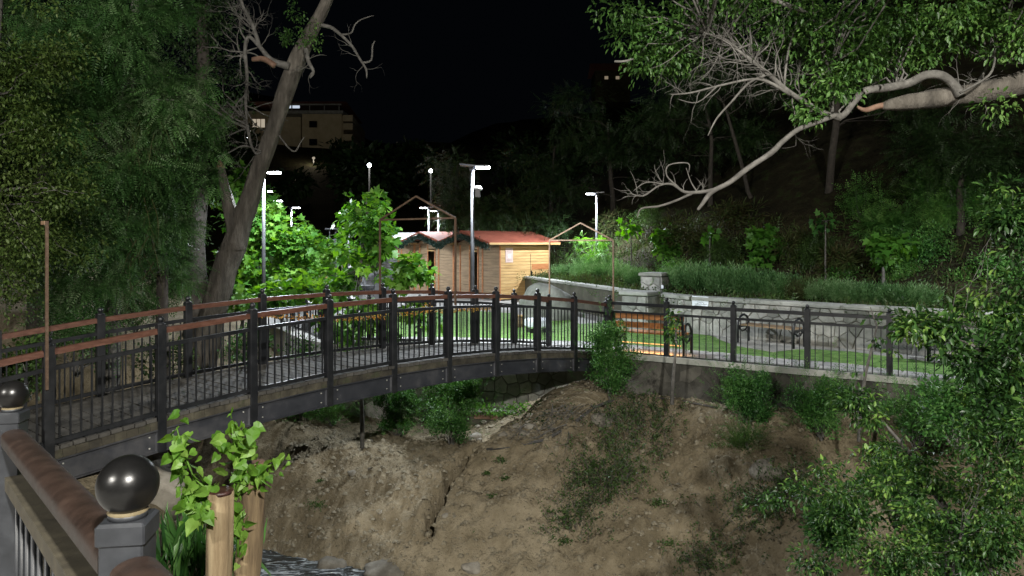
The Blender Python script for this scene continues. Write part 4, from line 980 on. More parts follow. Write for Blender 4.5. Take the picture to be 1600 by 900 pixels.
c2 = P(520,375,36); ch = empty('flue', (c2.x,36,0), 'dark capped flue rising between the two groups of plane trees', 'chimney')
mm = MB(); mm.box((c2.x,36,1.45), (.36,.36,2.5)); mm.build('stack', M['girder'], ch); mm = MB(); mm.box((c2.x,36,3.2), (.62,.62,.06)); mm.build('cap', M['girder'], ch)
for s in (-.15,.15): mm = MB(); mm.bar((c2.x+s,36,2.7),(c2.x+s,36,3.2),.04,.04); mm.build('post', M['steel'], ch)
sf = empty('slatted_fence', P(455,440,40), 'dark vertical slatted fence along the left side of the far plaza', 'fence')
for k in range(46):
    a = Vector((-11.5,30,0)).lerp(Vector((-13.6,46,0)), k/45); mm = MB(); mm.box((a.x,a.y,.8), (.04,.14,1.5), .13); mm.build('slat', M['girder'], sf)
mm = MB(); mm.bar((-11.45,30,.05),(-13.5,46,.05),.12,.12); mm.build('kerb', M['conc'], sf)
# the small timber notice board
bp = P(472,414,38); bo = empty('timber_board', (bp.x,38,0), 'small orange timber board on a post by the far left path', 'sign')
for k in range(4): mm = MB(); mm.box((bp.x-.12+k*.085,38,EYE-(414-HY)/F*38), (.08,.03,.45)); mm.build('plank', M['pine_rd'], bo)
mm = MB(); mm.box((bp.x,38.04,.7), (.06,.06,1.5)); mm.build('post', M['galv'], bo)
ws = P(615,430,31); wp = empty('canvas_screen', (ws.x,ws.y,0), 'pale sheet leaning against the left cabin behind the leaves', 'screen')
mm = MB(); mm.bar((ws.x-.9,31,.05),(ws.x-.5,31.4,2.0),.02,1.3,up=(1,0,.3)); mm.build('sheet', M['tarp'], wp)

# ------------------------------------------------------------------ hotel on the hill and a small house
D = 130.0
def hp(x, y): return P(x, y, D)
ho = empty('hotel', (hp(450,250).x, D, 14), 'dim yellow hotel block with balconies and dark red roof on the far hill', 'building')
def hbox(name, x0, x1, y0, y1, d0, dp, m, par=None):
    a = P(x0, y1, d0); b = P(x1, y0, d0); mm = MB(); mm.box(((a.x+b.x)/2, d0+dp/2, (a.z+b.z)/2), (b.x-a.x, dp, b.z-a.z)); return mm.build(name, m, par or ho)
hbox('wing', 340,470,174,300,D+3,10,M['wallY']); hbox('main_block', 472,534,177,300,D,12,M['wallY'])
hbox('attic_storey', 440,530,160,176.5,D+1.5,10,M['dark']); hbox('cornice', 436,536,172.5,177.4,D-.6,13,M['cap'])
for x in (455,483,506,529): hbox('attic_post', x,x+1.2,164,172.2,D-.3,.3,M['cap'])
hbox('attic_beam', 440,533,162,164,D-.4,.5,M['cap'])
a = hp(430,162); b = hp(545,162); zt = hp(0,149).z; mm = MB(); xl, xr = a.x-4, b.x
mm.add([(xl,D-2,a.z),(xr,D-2,a.z),(xr-1.6,D+20,a.z-.3),(xl,D+20,a.z),(xl+4,D+8,zt),(xr-3,D+8,zt)], [(0,1,5,4),(1,2,5),(2,3,4,5),(3,0,4),(0,3,2,1)]); mm.build('roof', M['tile'], ho)
for (x, y, w, h) in ((483,189,12,10),(483,217,12,10),(505,192,0,0)):
    if w: f = hbox('window', x,x+w,y,y+h,D-.25,.3,M['dark']); hbox('pane', x+.8,x+w-.8,y+.8,y+h-.8,D-.3,.08,M['glass'],f)
f = hbox('window', 393,414,185,200,D+2.6,.5,M['pine_dk']); f['label'] = 'lit window crossed by bars'
for k in range(3): hbox('pane', 394+k*7,399.6+k*7,186,199,D+2.5,.12,M['win'],f)
f = hbox('window', 449,470,163.5,169.5,D+1.3,.2,M['dark']); f['label'] = 'lit bluish attic opening'; hbox('pane', 452,468,164,169,D+1.2,.1,M['win2'],f)
for fl_, y in enumerate((190,203,220,236,252)):    # receding balcony side
    p = P(534,y,D); q = P(558,y+8,D+0); e = Vector((-1.8,20,0))
    mm = MB(); o0 = Vector((p.x+.3,D-.4,p.z)); mm.hexa([o0, o0+Vector((1.7,0,0)), o0+Vector((1.7,0,0))+e, o0+e, o0+UP*1.1, o0+Vector((1.7,0,0))+UP*1.1, o0+Vector((1.7,0,0))+e+UP*1.1, o0+e+UP*1.1]); mm.build('balcony', M['wallY'], ho)
mm = MB(); o0 = Vector((P(534,300,D).x,D+.4,P(0,300,D).z)); e = Vector((-1.8,20,0)); h_ = P(0,180,D).z-o0.z
mm.hexa([o0, o0+Vector((.2,0,0)), o0+Vector((.2,0,0))+e, o0+e, o0+UP*h_, o0+Vector((.2,0,0))+UP*h_, o0+Vector((.2,0,0))+e+UP*h_, o0+e+UP*h_]); mm.build('side_wall', M['wallY'], ho)
def hotel_lamp(px, py, d, e, lens, label):
    p = P(px,py,d); g = ffn(p.x,d)[2]; r = empty('courtyard_lamp', (p.x,d,g), label, 'street lamp', 'lamps around the hotel'); mm = MB(); mm.tube([(p.x,d,min(g,p.z-3)),(p.x,d,p.z)], .07, 6); mm.build('pole', M['galv'], r)
    mm = MB(); mm.lathe((p.x,d,p.z), sphere_prof(.22,0,6), 8); mm.build('lens', M[lens], r)
    ld = bpy.data.lights.new('lamp_light','POINT'); ld.energy = e; ld.color = (1,.85,.62); ld.shadow_soft_size = .3; lo = bpy.data.objects.new('lamp_light', ld); COL.objects.link(lo); lo.location = (0,-.5,p.z-g); lo.parent = r
hotel_lamp(433,243,112,260,'lens_far','bluish courtyard lamp just right of the leaning trunk below the hotel'); hotel_lamp(490,247,108,220,'win','added lamp among the bushes below the hotel, lighting its walls'); hotel_lamp(386,217,118,120,'lens_far','tiny white lamp left of the leaning trunk')  # the lamp in the bushes is added to light the hotel walls
for (x, y, d, lab) in ((958,117,105,'small hillside house with warm lit windows behind the right-hand treetops'),(776,250,125,'far house with two lit windows beside the nearest street lamp head')):
    p = P(x,y,d); hh = empty('hillside_house', (p.x,d,p.z-4), lab, 'house', 'far houses on the dark hill'); mm = MB(); mm.box((p.x,d+3,p.z-1.5), (5,5,4.5)); mm.build('wall', M['hill'], hh)
    mm = MB(); z0 = p.z+.75; mm.add([(p.x-3,d,z0),(p.x+3,d,z0),(p.x+3,d+6,z0),(p.x-3,d+6,z0),(p.x-3,d+3,z0+1.6),(p.x+3,d+3,z0+1.6)], [(0,1,5,4),(2,3,4,5),(1,2,5),(3,0,4),(0,3,2,1)]); mm.build('roof', M['tile'], hh)
    for s in (-.9,.7): mm = MB(); mm.box((p.x+s,d+.45,p.z-.3), (.5,.1,.42)); mm.build('window', M['win3'], hh)

# ------------------------------------------------------------------ VEGETATION
# big leaning bare trunk
TD = 17.6
bt = empty('leaning_tree', P(310,590,TD), 'tall leaning grey tree with a broken left fork and dead twigs, left of the lamps', 'tree')
mb = MB()
main, mr = limbpath(mb, [(306,640),(310,590),(322,530),(338,470),(352,420),(366,385),(378,345),(392,305),(408,255),(426,205),(444,150),(462,100),(482,58),(504,16),(524,-30),(540,-70)], TD, [60,50,41,39,36,39,30,28,26,25,26,26,22,18,14,10], 24, .14, 3)
mb.build('trunk', M['bark'], bt)
mb = MB(); limbpath(mb, [(372,392),(366,360),(358,325),(350,290),(345,262)], TD-.1, [28,22,19,16,13], 12, .2, 5); mb.build('broken_fork', M['bark'], bt)
mb = MB(); mb.tube([P(345,263,TD-.1),P(343,250,TD-.12)], [.11,.02], 8); limbpath(mb, [(430,103),(412,92),(394,93)], TD-.25, [10,9,7], 8); mb.build('torn_wood', M['torn'], bt)
rnd = random.Random(21); mb = MB()
def seedtw(mb, pts, r, n, L, depth, rnd, bias=(0,0,0), w=.35):
    for k in range(n):
        f = rnd.random()*(len(pts)-1); i = min(int(f), len(pts)-2); p = Vector(pts[i]).lerp(Vector(pts[i+1]), f-i)
        twigs(mb, p, Vector((rnd.uniform(-1,1),rnd.uniform(-1,1)*w,rnd.uniform(-1,1)))+Vector(bias), L*rnd.uniform(.5,1.2), r, depth, rnd, .75)
limbpath(mb, [(452,104),(425,95),(405,72),(388,58),(383,80),(386,120),(384,160),(386,200)], TD-.2, [14,9,6,5,6,5,5,3], 7, .2, 9)
l1 = [P(383,60,TD-.2),P(385,130,TD-.2),P(385,205,TD-.2)]; seedtw(mb, l1, .022, 22, .95, 2, rnd, (-.2,0,.1))
limbpath(mb, [(405,72),(395,40),(380,10),(372,-20)], TD-.2, [7,6,5,4], 6); seedtw(mb, [P(400,60,TD-.2),P(380,5,TD-.2)], .018, 9, 1.0, 2, rnd, (-.3,0,.4))
limbpath(mb, [(386,196),(392,225),(400,240),(408,238)], TD-.2, [7,5,4,2], 5)
limbpath(mb, [(386,200),(360,188),(335,172),(318,160)], TD-.2, [5,4,3,1.5], 5)
limbpath(mb, [(386,195),(355,178),(330,150)], TD-.2, [4,3,1.5], 5); limbpath(mb, [(408,236),(380,228),(355,240),(340,245)], TD-.2, [3,3,2,1.5], 5)
limbpath(mb, [(436,212),(452,232),(462,236),(470,222),(476,214)], TD, [4,3,3,2,1], 5)
limbpath(mb, [(490,38),(515,42),(532,54),(550,72),(562,92),(572,108),(573,122)], TD, [7,6,5,4.5,4,3.5,2], 7, .15, 2)
limbpath(mb, [(532,54),(548,52),(555,38),(566,30),(584,24)], TD, [3.5,3,2.5,2,1], 5); limbpath(mb, [(566,98),(580,94),(582,72),(586,64)], TD, [4,3,3,1.5], 5)
limbpath(mb, [(478,76),(482,96),(490,112),(484,122)], TD-.3, [9,7,5,3], 5)
seedtw(mb, [P(478,80,TD-.3),P(488,115,TD-.3)], .012, 6, .5, 1, rnd); seedtw(mb, [P(540,60,TD),P(572,110,TD)], .010, 5, .5, 1, rnd)
seedtw(mb, [P(360,190,TD),P(400,240,TD)], .012, 10, .8, 2, rnd, (-.2,0,-.3)); mb.build('dead_branches', M['bark2'], bt)
cl = blobs([((P(462,32,TD-.3)), (.45,.4,.5), 12), (P(485,70,TD-.3), (.3,.3,.25), 5), (P(440,62,TD-.3),(.2,.2,.2),3)])
put_leaves(*clumpleaves(cl, 620, .16, .075, .5), 'leaf4', M['lf_walnut'], bt)

# left woodland: several trees with their own crowns
def px_blob(x, y, d, rx, ry, n, rd=None): return (P(x, y, d), (rx/F*d, rd or rx/F*d, ry/F*d), n)
def gz(x, y): return max(ground(x, y), -1.5)
LW = 'trees crowding the left bank'
def wood(name, label, px, d, trunkpx, rad, bl, tpl, lm, sz, n, rc, **k):
    b = P(px, HY, d); g = gz(b.x, d); tr = [(b.x,d,g-.2)]+[P(*q) for q in trunkpx]
    return tree(name, label, 'tree', LW, (b.x,d,g), tr, rad, bl, tpl, lm, sz, n, rc, **k)
wood('ivy_clad_tree','olive-leaved tree smothered in small ivy leaves at the far left edge', -60, 10.5, [(-40,300,10.5),(-20,100,10.6),(0,-60,10.6)], [.25,.2,.14,.08],
     [px_blob(0,60,10.3,110,90,22),px_blob(30,220,10.5,100,110,24),px_blob(60,340,10.6,100,70,18),px_blob(40,420,10.4,110,60,10)],
     'leaf4','lf_olive',.062,17000,.44, lr=.2, limb=3)
wood('locust_tree','locust tree with pale flower sprays reaching out over the upper left', 170, 14, [(180,320,14),(200,120,14),(215,-40,14)], [.2,.16,.12,.06],
     [px_blob(120,50,12.6,130,55,14),px_blob(150,260,12.4,70,70,10),px_blob(90,180,12.2,60,60,7),px_blob(215,30,13.4,90,45,9),px_blob(210,120,13.4,110,70,14),px_blob(230,190,13,95,70,14),px_blob(270,250,13.4,70,70,10),px_blob(120,180,14,70,80,7)],
     'comp','lf_locust',.26,8200,.44, lr=.22, limb=3, droop=.6)
wood('young_locust_tree','locust tree hanging low over the bridge just left of the leaning trunk', 250, 14.5, [(252,420,14.5),(262,300,14.5),(270,200,14.5)], [.14,.11,.08,.04],
     [px_blob(255,330,14,62,60,9),px_blob(210,390,13.6,90,60,11),px_blob(120,430,12.8,90,50,9),px_blob(255,440,15,50,50,8),px_blob(310,200,19.5,44,80,8),px_blob(280,150,17,50,60,7),px_blob(140,360,12.6,80,50,10),px_blob(180,300,14.4,70,50,7)],
     'comp','lf_locust',.24,7600,.40, lr=.2, limb=3, bark='bark_dk', droop=.6)
wood('poplar_tree','tall dark narrow tree behind the left woodland, top out of frame', 300, 21, [(310,300,21),(318,100,21),(325,-80,21)], [.3,.24,.18,.1],
     [px_blob(320,60,21,45,110,14),px_blob(300,230,20,50,80,9),px_blob(350,150,22,30,60,4),px_blob(250,-10,20,80,50,8)],
     'leaf4','lf_dark',.11,8500,.8, limb=2, lr=.3, bark='bark_dk')
wood('background_tree','dark tree filling the far left behind the ivy-clad one', 60, 18, [(70,300,18),(80,100,18)], [.3,.24,.15],
     [px_blob(60,150,17.5,140,150,18),px_blob(180,330,17,110,110,14),px_blob(40,400,16.5,110,70,10)], 'comp','lf_dark',.34,5200,.9, limb=3, lr=.3, bark='bark_dk')
def bush(label, px, py, d, rx, ry, lm, sz, n, tpl='leaf4', name='shrub', group=None, cat='shrub', nb_=14, rc=None, z=None, k=3, droop=.0, nobj=0, stem=True):
    c = P(px, py, d); rX, rZ = rx/F*d, ry/F*d; base = Vector((c.x, c.y, (c.z-rZ) if z is None else z)); rr = empty(name, base, label, cat, group)
    cl = blobs([(c, (rX*.72, rX*.72, rZ*.75), nb_)])
    if stem:
        mm = MB()
        for q in cl[::2]: mm.tube(wig(base-Vector((0,0,.1)), q, 4, .2, q[0]), [.02,.015,.011,.007,.003], 4, cap=False)
        mm.build('stem', M['bark2'], rr)
    put_leaves(*clumpleaves(cl, n, rc or max(rX,rZ)*.38, sz, droop, .9), tpl, M[lm], rr, nobj); return rr
# undergrowth by the left abutment, seen through the railing
for (x, y, d, rx, ry, lm, tpl, sz, n, lab) in (
   (120,520,12.6,90,60,'lf_locust','comp_s',.17,1500,'tangle of dark undergrowth behind the left bridge railing'),
   (215,470,14.5,80,45,'lf_weed','comp_s',.16,1300,'leafy undergrowth below the locust trees behind the bridge'),
   (30,580,11.4,70,60,'lf_weed','leaf4',.09,1500,'dark undergrowth at the left edge beyond the bridge'),
   (250,560,14.6,60,50,'lf_weed','leaf4',.08,1200,'low green plants left of the leaning trunk base'),
   (390,540,16.8,45,40,'lf_shrub','leaf4',.08,1200,'bright green shrub right of the leaning trunk base, seen through the balusters'),
   (470,548,17.6,45,22,'lf_shrub','leaf4',.075,800,'low leafy shrub below the ramp kerb'),
   (560,545,17.6,45,14,'lf_bright','leaf4',.06,500,'yellow-green creeper along the kerb behind the bridge deck')):
    bush(lab, x, y, d, rx, ry, lm, sz, n, tpl, 'undergrowth', 'undergrowth on the left bank', nb_=16)
# dry twigs in the left woodland
mb = MB(); rnd = random.Random(4)
for k in range(34):
    p = P(rnd.uniform(140,250), rnd.uniform(300,420) if k % 2 else rnd.uniform(180,240), rnd.uniform(12.4,13)); twigs(mb, p, (rnd.uniform(-.6,.6),-.2,-1), rnd.uniform(.5,1.1), .008, 1, rnd, .5)
tag(mb.build('dry_vines', M['lf_dry']), 'hanging curtain of dry brown vines in the left woodland', 'vines')

# plane trees (large lobed leaves)
PG = 'young plane trees around the plaza'
def planetree(label, base, trunkpx, bl, n, nobj, sz, rc, rad=(.05,.045,.03,.012), name='plane_tree'):
    return tree(name, label, 'tree', PG, base, [base]+[P(*q) for q in trunkpx], rad, bl, 'maple', 'lf_plane', sz, n, rc, nobj=nobj, droop=.55, flat=.9, lr=.22)
planetree('young plane tree before the cabins, its tip reaching above their roofs', (-4.15,18.6,-.9), [(563,420,18.9),(572,350,19),(574,305,19)],
   [px_blob(575,320,19,24,22,5),px_blob(555,345,18.8,28,22,6),px_blob(597,370,18.8,30,32,7),px_blob(560,395,18.7,45,32,10),px_blob(640,410,18.3,26,15,5),px_blob(612,430,18.4,40,20,6),px_blob(530,440,18.8,30,22,6),px_blob(580,500,18.5,70,26,9),px_blob(655,425,18.3,14,10,2),px_blob(655,500,18.4,25,18,3)], 1500, 190, .21, .36)
planetree('dense bright plane tree directly right of the leaning trunk', (-8.0,21.6,-.4), [(398,400,21.6),(405,340,21.7),(408,300,21.7)],
   [px_blob(385,285,21.4,22,24,5),px_blob(412,318,21.5,16,12,3),px_blob(410,350,21.3,44,34,10),px_blob(395,400,21.2,58,38,16),px_blob(450,375,21,40,30,11),px_blob(445,425,21,50,26,11),px_blob(385,450,20.8,45,30,12),px_blob(365,330,21.8,18,30,4),px_blob(470,400,21.5,24,24,5)], 4200, 190, .19, .42)
planetree('small pale plane tree between the two big ones, on a thin stake-like stem', (-6.9,27,-.0), [(497,430,27),(492,400,27)],
   [px_blob(480,385,27,30,20,7),px_blob(510,390,26.5,26,18,6),px_blob(500,425,26,22,12,3),px_blob(455,395,26.5,20,16,4)], 1000, 60, .22, .42, (.03,.025,.02,.01))
planetree('low spreading plane sapling at the ramp edge, leaves over the far handrail', (-5.9,19.6,-.6), [(455,460,18.6),(460,445,18.4)],
   [px_blob(455,452,18.2,46,12,7),px_blob(500,455,18.2,34,10,5),px_blob(420,470,18.2,30,18,5)], 620, 60, .20, .30, (.02,.018,.012,.008))
for i, (x, d) in enumerate(((455,36),(481,33),(489,34),(506,37),(533,35),(549,39))):
    b = P(x, HY, d); r = tree('sapling', ['slim staked sapling by the slatted fence','slim staked sapling beside the timber board','second sapling right of the timber board','sapling behind the picnic tables','sapling left of the barbecue','sapling behind the barbecue'][i], 'tree', 'staked saplings on the far plaza',
      (b.x,d,0), [(b.x,d,0),(b.x+.05,d,1.3),(b.x,d,2.1)], (.03,.025,.01), [((b.x,d,2.0),(.5,.5,.45),6)], 'maple','lf_plane',.19,170,.32)

# tree masses behind the cabins and on the right hillside
BG = 'dark trees behind the plaza'
def bgt(label, px, d, zb_, tr, bl, n, sz=.32, tpl='comp', lm='lf_dark', rc=.9, rad=(.16,.13,.1,.05), grp=BG, limb=3, nobj=0, droop=.4):
    b = P(px, HY, d); hq = hillz(b.x, d); zb_ = hq if hq > -5 else zb_
    return tree('tree', label, 'tree', grp, (b.x,d,zb_), [(b.x,d,zb_-.6)]+[P(*q) for q in tr], rad, bl, tpl, lm, sz, n, rc, bark='bark_dk', limb=limb, nobj=nobj, droop=droop, lr=.25)
bgt('feathery tree rising behind the cabins just left of the nearest lamp pole', 712, 36, 0, [(712,330,36),(715,260,36)], [px_blob(715,290,36,32,40,10),px_blob(700,330,36,28,26,8),px_blob(740,340,35.5,50,22,9),px_blob(690,260,37,18,24,3)], 2100, .42)
bgt('leafy tree behind the right-hand cabin roof', 800, 35.5, 0, [(800,350,35.5),(805,320,35.5)], [px_blob(790,345,35.5,55,20,10),px_blob(845,355,35,40,26,8),px_blob(820,320,36,40,22,6)], 1700, .40)
bgt('dark broad tree beyond the cabin and the boulder', 860, 42, 0, [(862,300,42),(866,230,42)], [px_blob(860,290,42,50,40,12),px_blob(830,260,43,34,30,5),px_blob(880,240,42,40,40,6)], 1500, .5)
bgt('tall dark tree behind the arch at the bridge end', 960, 38, 2.5, [(955,280,38),(950,200,38)], [px_blob(930,210,38,50,60,11),px_blob(985,250,37,50,50,10),px_blob(900,170,39,40,34,6),px_blob(890,300,38,30,30,5)], 2000, .46)
bgt('dim hillside tree with a slim pale trunk, under the bare hanging branch', 1110, 30, 5, [(1108,300,30),(1112,220,30),(1100,150,30)], [px_blob(1100,150,30,80,55,12),px_blob(1160,210,30,70,50,10),px_blob(1040,200,31,60,60,10)], 2200, .40, rad=(.12,.10,.08,.04))
bgt('leaning pair-trunk hillside tree behind the big branch', 1180, 28, 5.5, [(1170,300,28),(1150,220,28),(1130,160,28)], [px_blob(1200,120,28,70,50,9),px_blob(1080,110,29,60,40,7)], 1300, .40, rad=(.10,.08,.07,.04))
bgt('dark tree trunk standing high on the right slope', 1290, 25, 5.5, [(1292,330,25),(1305,200,25),(1318,60,25)], [px_blob(1330,90,25,90,50,9),px_blob(1420,160,25,80,60,8)], 1200, .36, rad=(.16,.14,.12,.08))
bgt('bushy dark tree in the upper right behind the limb', 1500, 20, 4.5, [(1500,300,20),(1510,220,20)], [px_blob(1480,250,19.5,70,40,10),px_blob(1560,220,19.5,70,50,12),px_blob(1440,200,21,60,40,6)], 2200, .30, rad=(.12,.1,.07,.04))
# far wood
mb_cl = []
for k in range(46):
    x = rng.uniform(-60,60); y = rng.uniform(60,110); mb_cl.append((x, y, ffn(x,y)[2]+rng.uniform(1,5)))
po, ax, up, s = clumpleaves(mb_cl, 22000, 3.6, .9, .3); leafcloud('far_wood', po, ax, up, s, 'leaf4', M['lf_dark'])

# small trees on the slope behind the wall
SG = 'small planted trees behind the stone wall'
def slope_tree(label, px, pyb, pyt, rx, lm='lf_bright', tpl='maple', sz=.22, n=220, d=None, nobj=0, ry=None, thick=.03):
    b = hillpt(px, pyb); d = b.y; ry = ry or rx; c = P(px, pyt, d)
    return tree('small_tree', label, 'tree', SG, b, [b, b.lerp(c,.5), c], (thick,thick*.8,thick*.5), [(c,(rx/F*d,rx/F*d,ry/F*d),8)], tpl, lm, sz, n, .32, nobj=nobj, droop=.8)
slope_tree('round bright-leaved small tree directly above the upper stone pier', 1035, 425, 383, 20, n=330, ry=26, nobj=30)
slope_tree('round large-leaved small tree in the middle of the slope, right of the thin bare stake', 1190, 420, 383, 24, n=380, ry=30, nobj=30)
slope_tree('tallest small tree with a pale bent trunk above the right part of the wall', 1380, 460, 395, 34, 'lf_bright','maple',.20, 360, nobj=30, ry=26, thick=.05)
slope_tree('feathery bright green small tree right of the slope lamp', 925, 430, 385, 34, 'lf_bright','comp',.34,260, ry=26)
slope_tree('little sapling tip with a few bright leaves above the rosemary bank', 986, 420, 356, 8, n=60)
slope_tree('thin staked sapling with a tuft of leaves left of the round large-leaved tree', 1109, 430, 366, 7, n=36)
slope_tree('thin sapling with a drooping tuft in the gap of the right slope', 1290, 445, 345, 8, 'lf_shrub','maple',.18,40)
for (x, y, rx, ry, lm, tpl, sz, n, lab) in (
   (1500,330,70,50,'lf_slope','comp_s',.17,3600,'large bright bush climbing the slope at the right edge'),
   (1440,385,60,50,'lf_slope','leaf4',.08,2600,'glossy dense bush above the right end of the wall'),
   (1540,430,60,50,'lf_slope','leaf4',.08,2600,'dark-green bush at the right edge above the fence'),
   (1350,320,50,40,'lf_slope','comp_s',.20,900,'compound-leaved shrub halfway up the right slope'),
   (1420,300,45,30,'lf_weed','comp_s',.20,700,'sparse shrub high on the right slope'),
   (1320,430,34,24,'lf_slope','leaf4',.08,1300,'small green shrub left of the pale bent trunk'),
   (1410,430,40,34,'lf_slope','comp_s',.18,1300,'green shrub right of the pale bent trunk'),
   (1390,350,54,40,'lf_slope','comp',.28,800,'feathery shrub behind the tree with the pale bent trunk'),
   (1060,425,40,24,'lf_slope','comp_s',.18,900,'bright shrub just behind the upper pier'),
   (1460,300,60,44,'lf_slope','comp',.30,900,'feathery bright shrub high above the right end of the wall'),
   (1560,300,60,60,'lf_slope','leaf4',.09,3200,'tall leafy bush cut by the right picture edge'),
   (1480,440,50,34,'lf_slope','leaf4',.08,2200,'low glossy bush touching the right end of the coping'),
   (1270,400,44,34,'lf_weed','comp_s',.2,1200,'dull green brush between the thin sapling and the round tree'),
   (1130,400,40,30,'lf_weed','comp_s',.2,1000,'low green brush left of the thin staked sapling'),
   (1240,390,40,34,'lf_dry','blade',.26,1500,'brown dry scrub between two small trees on the slope'),
   (1080,370,55,44,'lf_dry','blade',.28,2000,'dry grassy scrub under the hanging bare branch'),
   (1150,340,45,30,'lf_dry','blade',.28,1100,'dim dry scrub higher on the slope'),
   (960,350,34,34,'lf_dry','blade',.3,900,'pale twiggy scrub beside the slope lamp'),
   (1010,345,40,34,'lf_weed','comp_s',.2,700,'green scrub above the arch on the slope'),
   (1310,410,40,30,'lf_dry','blade',.26,1100,'brown scrub behind the thin sapling on the slope')):
    p = hillpt(x, min(y+ry*.6, 432)); bush(lab, x, y, p.y, rx, ry, lm, sz, int(n*1.3), tpl, 'slope_bush', 'bushes on the slope', nb_=18, k=3)
# rosemary bank: individual bushes of upright sprigs
def rosemary(px, py, rx, h, lab, n=420, lm='lf_rose'):
    p = hillpt(px, py); d = p.y; rr = empty('rosemary_bush', p, lab, 'rosemary', 'rosemary bushes behind the wall'); R_ = rx/F*d
    a = rng.uniform(0,6.283,n); q = np.sqrt(rng.random(n))*R_; pos = np.stack([p.x+q*np.cos(a), p.y+q*np.sin(a)*.8, p.z-.05+0*a+rng.uniform(0,.3,n)*h], 1)
    ax = np.stack([np.cos(a)*q/R_*.55+rng.normal(size=n)*.16, np.sin(a)*q/R_*.5+rng.normal(size=n)*.16, np.ones(n)], 1); up = rng.normal(size=(n,3))
    leafcloud('sprigs', pos, ax, up, h*rng.uniform(.45,1.0,n)*(1-.3*(q/R_)), 'sprig', M[lm], rr)
rs = [(895,432,32,.62),(925,437,30,.7),(955,440,28,.85),(985,441,26,.62),(1000,447,22,.6),(1062,452,26,.75),(1085,455,30,.95),(1112,457,28,.9),(1140,459,30,.9),(1168,461,30,.85),(1196,464,30,.8),(1225,466,28,.72),(1256,468,28,.66),(1290,470,30,.62),(1325,473,30,.62),(1360,476,30,.62),(1395,479,28,.6),(1430,483,30,.7),(940,425,40,.8)]
names = ['under the slope lamp','right of the slope lamp','behind the arch post','left of the upper pier','touching the upper pier on its left','touching the upper pier on its right','above the plaque, left one','above the plaque, right one','right of the plaque','below the round large-leaved tree, left','below the round large-leaved tree','below the round large-leaved tree, right','yellow-green, middle of the wall','left of the pale bent trunk','behind the pale bent trunk','right of the pale bent trunk','near the right end of the coping','last one before the leafy branches','higher up beside the slope lamp']
for k, (x, y, r_, h) in enumerate(rs): rosemary(x, y-3, r_, h*.92, 'spiky rosemary bush '+names[k], 520, 'lf_dry' if k == 12 else 'lf_rose')
p = rng.random((9000,2)); pos = []
for u, s in p:
    u_, s_ = .22+u*.6, .3+s*s*5.5; x, y = hs(u_, s_); pos.append((x, y, hz(s_)-.05+.35*noise.noise(Vector((x,y,0))*.5)))
pos = np.array(pos); n = len(pos); ax = rng.normal(size=(n,3))*.4; ax[:,2] = 1; leafcloud('slope_grass', pos, ax, rng.normal(size=(n,3)), rng.uniform(.2,.42,n), 'blade', M['lf_dry'])
pos = pos+rng.normal(size=pos.shape)*np.array([.3,.3,.02]); leafcloud('slope_weeds', pos[:5000], ax[:5000], rng.normal(size=(5000,3)), rng.uniform(.15,.4,5000), 'comp_s', M['lf_weed'])

# ---- shrubs on the bank
BS = 'round shrubs on the bank below the plaza'
def bankbush(lab, px, pyb, w, h, n, sz=.055, lm='lf_shrub', d=None):
    g = rayg(px, pyb) if d is None else P(px, pyb, d); d = g.y; c = P(px, pyb-h/2, d); rr = empty('bank_shrub', g, lab, 'shrub', BS)
    rX, rZ = w/2/F*d, h/2/F*d; lobes = [(c-Vector((0,0,rZ*.55)),(rX*.72,rX*.7,rZ*.22),9)]
    for _ in range(5):
        a_ = rng.uniform(0,6.28); lobes.append((c+Vector((math.cos(a_)*rX*.45, math.sin(a_)*rX*.35, rng.uniform(-.35,.55)*rZ)), (rX*.38,rX*.38,rZ*.38), 5))
    cl = blobs(lobes); mm = MB()
    for q in cl[::2]: mm.tube(wig(g-Vector((0,0,.1)), q, 4, .2, q[0]), [.014,.010,.007,.005,.003], 4, cap=False)
    mm.build('stem', M['bark2'], rr); put_leaves(*clumpleaves(cl, n, min(rX,rZ)*.30, sz, -.1, .95), 'leaf4', M[lm], rr)
    sp = np.array([list(c)]*260)+rng.normal(size=(260,3))*np.array([rX*.55,rX*.5,rZ*.5]); ax_ = sp-np.array(g); leafcloud('sprigs', sp, ax_, rng.normal(size=sp.shape), rng.uniform(.12,.28,260), 'sprig', M[lm], rr)
bankbush('largest round dark-green shrub on the bank under the middle of the bridge', 705, 694, 118, 122, 14000, .05)
bankbush('shrub touching the left side of the largest bank shrub', 622, 682, 84, 92, 7000, .05)
bankbush('small pale-green shrub under the bridge, left of the thin stem', 517, 664, 44, 44, 1800, .045)
bankbush('flat shrub in shade under the bridge girder', 465, 655, 50, 28, 900)
bankbush('tall bright shrub at the bridge end hiding the bench end', 952, 618, 104, 124, 11000, .055, d=16.15)
bankbush('round shrub against the river wall right of the slender sapling', 1172, 664, 108, 98, 9500, .05, d=14.6)
bankbush('shrub against the river wall beside the right-hand twisted twig', 1284, 680, 110, 104, 9500, .05, d=13.6)
bankbush('broad dark shrub on the right behind the foreground leaves', 1430, 695, 130, 110, 5200, d=12)
bankbush('small feathery weed bush in the shade on the right bank', 1165, 708, 50, 36, 700, .05, 'lf_weed')
